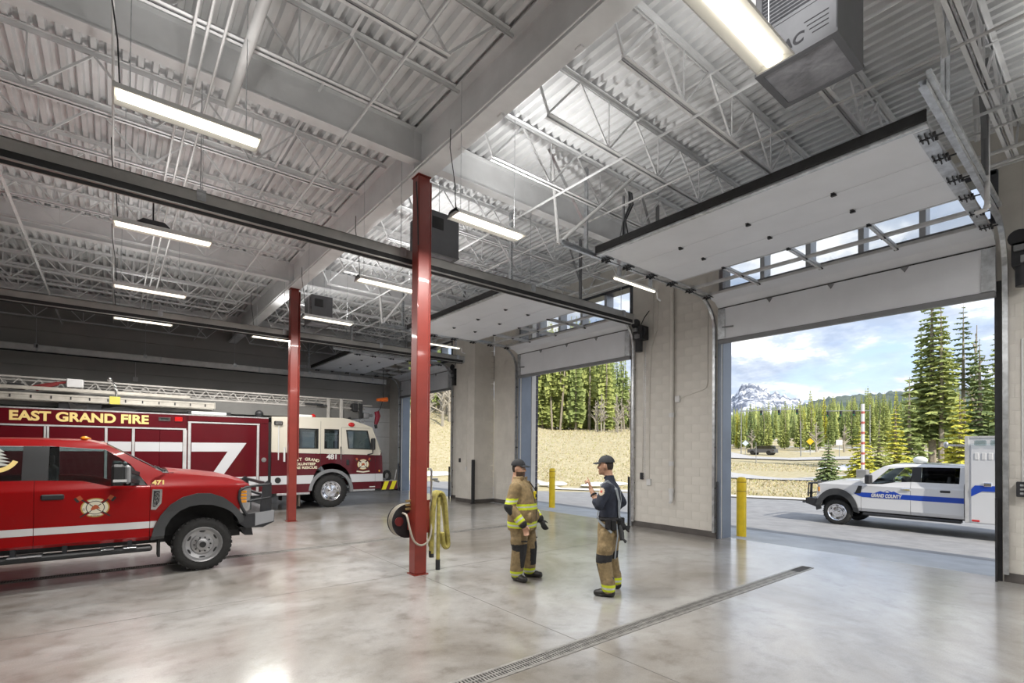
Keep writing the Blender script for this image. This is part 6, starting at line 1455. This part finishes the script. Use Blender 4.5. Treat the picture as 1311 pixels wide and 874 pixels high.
def hand(prims, w_, d, up, side, mi, curl=.5, r=.010, spread=.012, L=.085):
    """wrist w_, pointing d, palm normal up, side vector toward the thumb"""
    w_, d, up, side = Vector(w_), Vector(d).normalized(), Vector(up).normalized(), Vector(side).normalized()
    pm = w_+d*.055; prims.append(('cap', mi, w_, w_+d*.03, .026, .028))
    for k in range(4):
        s = side*(.030-.020*k); prims.append(('cap', mi, w_+d*.015+s*.7, pm+d*.035+s, .014, .0125))
        b = pm+d*.035+s+side*spread*(1.5-k)*.2; ln = L*(.92, 1.0, .95, .75)[k]; a = curl if not isinstance(curl, (list, tuple)) else curl[k]
        d1 = (d*math.cos(a*.7)-up*math.sin(a*.7)).normalized(); p1 = b+d1*ln*.45
        d2 = (d*math.cos(a*1.7)-up*math.sin(a*1.7)).normalized(); p2 = p1+d2*ln*.32
        d3 = (d*math.cos(a*2.4)-up*math.sin(a*2.4)).normalized(); p3 = p2+d3*ln*.23
        for q0, q1, ra, rb in ((b, p1, r*1.05, r), (p1, p2, r, r*.93), (p2, p3, r*.93, r*.82)): prims.append(('cap', mi, q0, q1, ra, rb))
    t0 = w_+d*.02+side*.028; t1 = t0+(side*.8+d*.75-up*.25).normalized()*.042; t2 = t1+(d*.9+side*.2-up*.5).normalized()*.034
    prims += [('cap', mi, t0, t1, .0145, .012), ('cap', mi, t1, t2, .012, .0095)]
def boot(prims, x, y, ang, mi, z=0.):
    c, s = math.cos(R(ang)), math.sin(R(ang)); P = lambda u, v, h: (x+u*c-v*s, y+u*s+v*c, h)
    prims += [('cap', mi, P(-.02, 0, .055), P(.12, 0, .050), .052, .050), ('cap', mi, P(.10, .012, .045), P(.175, .008, .042), .048, .040), ('cap', mi, P(.10, -.014, .045), P(.165, -.012, .042), .046, .038),
              ('cap', mi, P(0, 0, .06), P(0, 0, .22), .056, .062), ('cap', mi, P(-.025, 0, .030), P(.185, 0, .030), .034, .030)]
# ---- bearded man in full turnout coat
p1 = thing('person', 'firefighter in black cap and tan turnout coat with lime stripes, bare hand at his side', 'person', (0, 0, 0), 'two talking firefighters')
M1 = [TAN, TAN2, LIME, SILVR, BLK, SKIN, HAIR, BOOT, GLOVE, mat('beard', (.10, .065, .045), .8)]
bx = -.05
def stripe(z, a, b_):
    if a <= z <= b_: return 3 if a+(b_-a)*.36 < z < a+(b_-a)*.64 else 2
def torso1(z, p):
    return stripe(p.z, 1.045, 1.125) or stripe(p.z, .775, .860) or (4 if p.x > .1 and abs(p.y) < .016 else 0)
def leg1(t, p):
    if p.z < .145: return stripe(p.z, .055, .145) or 4
    return 1
def mk_leg(side, hip, knee, ank):
    def thigh(t, p):
        if .42 < p.z < .545 and (p.y-hip[1])*side > -.02: return 4
        return 1
    def shin(t, p):
        if .20 < p.z < .46 and p.x > knee[0]+.045: return 4
        return leg1(t, p)
    return [('cap', thigh, hip, knee, .138, .112), ('cap', shin, knee, ank, .112, .098), ('ell', thigh, (hip[0]*.5+knee[0]*.5-.01, hip[1]*.5+knee[1]*.5+side*.06, .58), (.10, .085, .115))]
def sleeve_up(t, p): return stripe(p.z, 1.135, 1.215) or (4 if p.z < 1.13 and p.x < -.045 else 0)
def sleeve_lo(t, p):
    return (4 if t < .35 and p.x < -.03 else None) or (stripe(t, .60, .92) if t < .92 else (4 if t > .96 else 0)) or 0
P = [('stack', torso1, [(.735, bx+.02, 0, .205, .255), (.82, bx+.02, 0, .215, .262), (1.0, bx+.03, 0, .218, .258), (1.15, bx+.02, 0, .205, .250), (1.28, bx, 0, .185, .246), (1.38, bx-.01, 0, .150, .225), (1.435, bx-.015, 0, .115, .165), (1.47, bx-.02, 0, .095, .115)]),
     ('stack', 0, [(1.43, bx-.025, 0, .098, .112), (1.485, bx-.030, 0, .090, .098), (1.512, bx-.038, 0, .084, .092)]),
     ('cap', sleeve_up, (bx, -.215, 1.355), (bx-.05, -.315, 1.09), .092, .078), ('cap', sleeve_lo, (bx-.05, -.315, 1.09), (.095, -.285, .855), .080, .064),
     ('cap', sleeve_up, (bx, .215, 1.355), (bx-.01, .325, 1.09), .092, .078), ('cap', sleeve_lo, (bx-.01, .325, 1.09), (.14, .290, .865), .080, .064),
     ('ell', lambda t, p: 0, (.145, -.12, .93), (.05, .08, .085)), ('ell', lambda t, p: 0, (.145, .12, .93), (.05, .08, .085))]
P += mk_leg(-1, (bx+.02, -.115, .80), (bx+.035, -.135, .46), (bx-.01, -.130, .135))+mk_leg(1, (bx+.03, .115, .80), (bx+.09, .140, .46), (bx+.08, .145, .135))
P += [('ell', 1, (bx+.02, 0, .78), (.16, .20, .12))]
boot(P, bx-.02, -.13, -20, 7); boot(P, bx+.07, .145, 17, 7)
hand(P, (.11, -.282, .835), (.35, .12, -1), (-.2, 1, 0), (1, .1, .3), 5, .55)
hand(P, (.165, .285, .845), (.55, -.05, -1), (0, -1, 0), (1, 0, .5), 8, .35, .0125)
H1 = (bx-.045, 0, 1.632)
head(P, H1, lambda t, p: 9 if p.z < H1[2]-.050 and p.x > H1[0]-.01 and p.z > H1[2]-.15 else 5, 6)
figure('body', P, M1, .0085, p1); face(p1, H1); cap(p1, (H1[0], 0, H1[2]+.005), CAPM)
b = MB()
for s in (-1, 1): b.prism([(s*.02, 1.43), (s*.10, 1.47), (s*.105, 1.51), (s*.03, 1.49)], 'x', bx+.03, bx+.06)
b.build('collar', TAN, p1)
MB().cbox(.135, .165, .02, .085, 1.18, 1.30, .008).build('radio_strap_tag', mat('yellow_tag', (.75, .6, .02), .5), p1)
MB().cbox(.16, .172, .035, .07, 1.21, 1.26, .004).build('tag_lens', BLK, p1)
MB().tube([(bx+.09, .10, 1.44), (.145, .11, 1.30), (.155, .13, 1.16)], .008, 6).build('mic_cord', BLK, p1)
MB().cbox(.125, .16, .10, .15, 1.28, 1.37, .01).build('mic', BLK, p1)
for s in (-1, 1): MB().cbox(.05, .13, s*.20-.03, s*.20+.03, .585, .60, .004).build('pocket_flap', BLK, p1)
p1.location = (4.765, 5.655, 0); p1.rotation_euler = (0, 0, R(-62))
# ---- man in navy shirt, gesturing
p2 = thing('person', 'man in charcoal cap and navy shirt raising a watch-wearing hand, suspenders down his back', 'person', (0, 0, 0), 'two talking firefighters')
M2 = [NAVY, TAN2, LIME, SILVR, BLK, SKIN, HAIR, BOOT, mat('shoulder_patch', (.62, .50, .36), .6), mat('patch_red', (.45, .06, .04), .6)]
def leg2(side, hip, knee, ank):
    def thigh(t, p): return 4 if .435 < p.z < .545 and (p.y-hip[1])*side > -.03 else 1
    def shin(t, p):
        if .20 < p.z < .45 and p.x > knee[0]+.062: return 4
        return (stripe(p.z, .075, .165) or 1) if p.z < .165 else 1
    return [('cap', thigh, hip, knee, .122, .105), ('cap', shin, knee, ank, .103, .086), ('ell', thigh, (hip[0]*.5+knee[0]*.5+.0, hip[1]*.5+knee[1]*.5+side*.045, .60), (.10, .085, .135)), ('cap', shin, (ank[0], ank[1], .20), (ank[0]-.01, ank[1], .12), .092, .090)]
def upper(t, p): return 0
def patch_l(t, p):
    d = math.hypot(p.x-.045, (p.z-1.375)*.9)
    if p.y > .235 and d < .045: return 9 if d < .016 else 8
    return 0
P = [('stack', lambda z, p: 4 if p.z < 1.035 else 0, [(.96, 0, 0, .135, .178), (1.03, 0, 0, .135, .175), (1.12, .0, 0, .128, .175), (1.25, .0, 0, .135, .190), (1.36, -.01, 0, .128, .205), (1.44, -.015, 0, .100, .165), (1.50, -.01, 0, .072, .085), (1.55, .0, 0, .064, .068), (1.575, .005, 0, .064, .066)]),
     ('stack', 1, [(.70, 0, 0, .15, .19), (.82, 0, 0, .155, .195), (.97, 0, 0, .143, .185)]),
     ('cap', patch_l, (-.005, .195, 1.415), (.075, .268, 1.19), .076, .066), ('cap', 0, (.075, .268, 1.19), (.115, .255, 1.235), .062, .058),
     ('cap', 5, (.085, .262, 1.20), (.195, .215, 1.385), .045, .030),
     ('cap', 0, (-.005, -.195, 1.415), (-.115, -.30, 1.19), .076, .064), ('cap', 0, (-.115, -.30, 1.19), (-.02, -.265, 1.10), .062, .056), ('cap', 5, (-.05, -.275, 1.12), (.085, -.205, 1.02), .042, .032)]
P += leg2(1, (.0, .105, .80), (.035, .165, .46), (-.03, .19, .15))+leg2(-1, (.0, -.105, .80), (.02, -.185, .46), (-.03, -.23, .15))
boot(P, -.055, .19, 2, 7); boot(P, -.055, -.23, 28, 7)
hand(P, (.20, .212, 1.395), (.30, -.10, 1), (-1, .2, .2), (.1, -1, 0), 5, [.15, .9, 1.2, 1.25], .0095)
hand(P, (.095, -.20, 1.01), (.5, .5, -.5), (.4, -.8, .1), (.3, .2, .8), 5, .5, .0095)
H2 = (.045, 0, 1.705)
head(P, H2, 5, 6)
figure('body', P, M2, .0085, p2); face(p2, H2); cap(p2, (H2[0], 0, H2[2]+.004), CAPG)
MB().tube([(.158+.036*math.cos(t*math.pi/7)*.8, .231+.036*math.sin(t*math.pi/7), 1.325-.020*math.cos(t*math.pi/7)+.012*math.sin(t*math.pi/7)) for t in range(14)], .012, 6, close=True).build('watch', BLK, p2, smooth=50)
wt_ = mat('watch_face', (.01, .01, .012), .15, coat=.8); MB().ell((.150, .262, 1.335), (.018, .010, .018)).build('watch_case', wt_, p2)
STRAP = mat('grey_suspender_web', (.30, .33, .36), .6, var=.15)
def strap(pts, w_=.036, m=STRAP, nm='suspender'):
    b = MB(); V = []
    for i, p in enumerate(pts):
        p = Vector(p); d = (Vector(pts[min(i+1, len(pts)-1)])-Vector(pts[max(i-1, 0)])).normalized(); o_ = Vector((p.x, p.y, 0)).normalized() if abs(p.x)+abs(p.y) > .01 else Vector((1, 0, 0)); a = d.cross(o_).normalized(); k = o_*.004
        V.append([p+a*w_/2-k, p+a*w_/2+k, p-a*w_/2+k, p-a*w_/2-k])
    return b.loft(V).build(nm, m, p2)
strap([(.10, .10, 1.44), (.0, .12, 1.505), (-.115, .11, 1.40), (-.148, .09, 1.25), (-.142, .06, 1.1), (-.15, .05, .98)])
strap([(.10, -.10, 1.44), (.0, -.12, 1.505), (-.115, -.10, 1.40), (-.148, -.05, 1.25), (-.142, .03, 1.1), (-.15, .04, .98)])
strap([(.125, .08, 1.15), (.135, .10, 1.05), (.11, .15, .98), (.02, .20, .92), (-.08, .21, .84)], .03)
MB().tube([(.0+.148*math.cos(t*math.pi/12), .186*math.sin(t*math.pi/12), 1.0) for t in range(24)], .018, 6, close=True).build('belt', BLK, p2, smooth=50)
for t, z, nm in ((100, .97, 'belt_pouch'), (125, .955, 'belt_pouch'), (160, .96, 'radio'), (-160, .96, 'belt_pouch')):
    x, y = .165*math.cos(R(t)), .205*math.sin(R(t)); MB().cbox(x-.035, x+.035, y-.03, y+.03, z-.09, z+.05, .012).build(nm, BLK, p2)
g_ = MB().tube([(-.16, .12, .93), (-.19, .13, .84), (-.20, .13, .74)], [.02, .035, .03], 8)
for k in range(4): g_.tube([(-.20, .10+.02*k, .77), (-.235-.01*k, .09+.024*k, .70+.01*k)], [.015, .011], 6)
g_.build('hanging_gloves', GLOVE, p2, smooth=50)
b = MB()
for k in range(4): b.tube([(-.20, .02, .90), (-.27, -.03+.022*k, .90-.02*k)], [.016, .012], 6)
b.ell((-.19, .02, .90), (.04, .045, .05)).build('spare_glove', BLK, p2, smooth=50)
MB().tube([(-.13, .15, .95), (-.15, .17, .80), (-.13, .19, .62), (-.12, .19, .50)], .010, 6).build('hanging_strap', STRAP, p2)
MB().tube([(.03, .055, 1.56), (.06, .03, 1.545), (.068, 0, 1.535), (.06, -.03, 1.545), (.03, -.055, 1.56)], .012, 6).build('shirt_collar', NAVY, p2, smooth=50)
p2.location = (5.225, 4.42, 0); p2.rotation_euler = (0, 0, R(118))
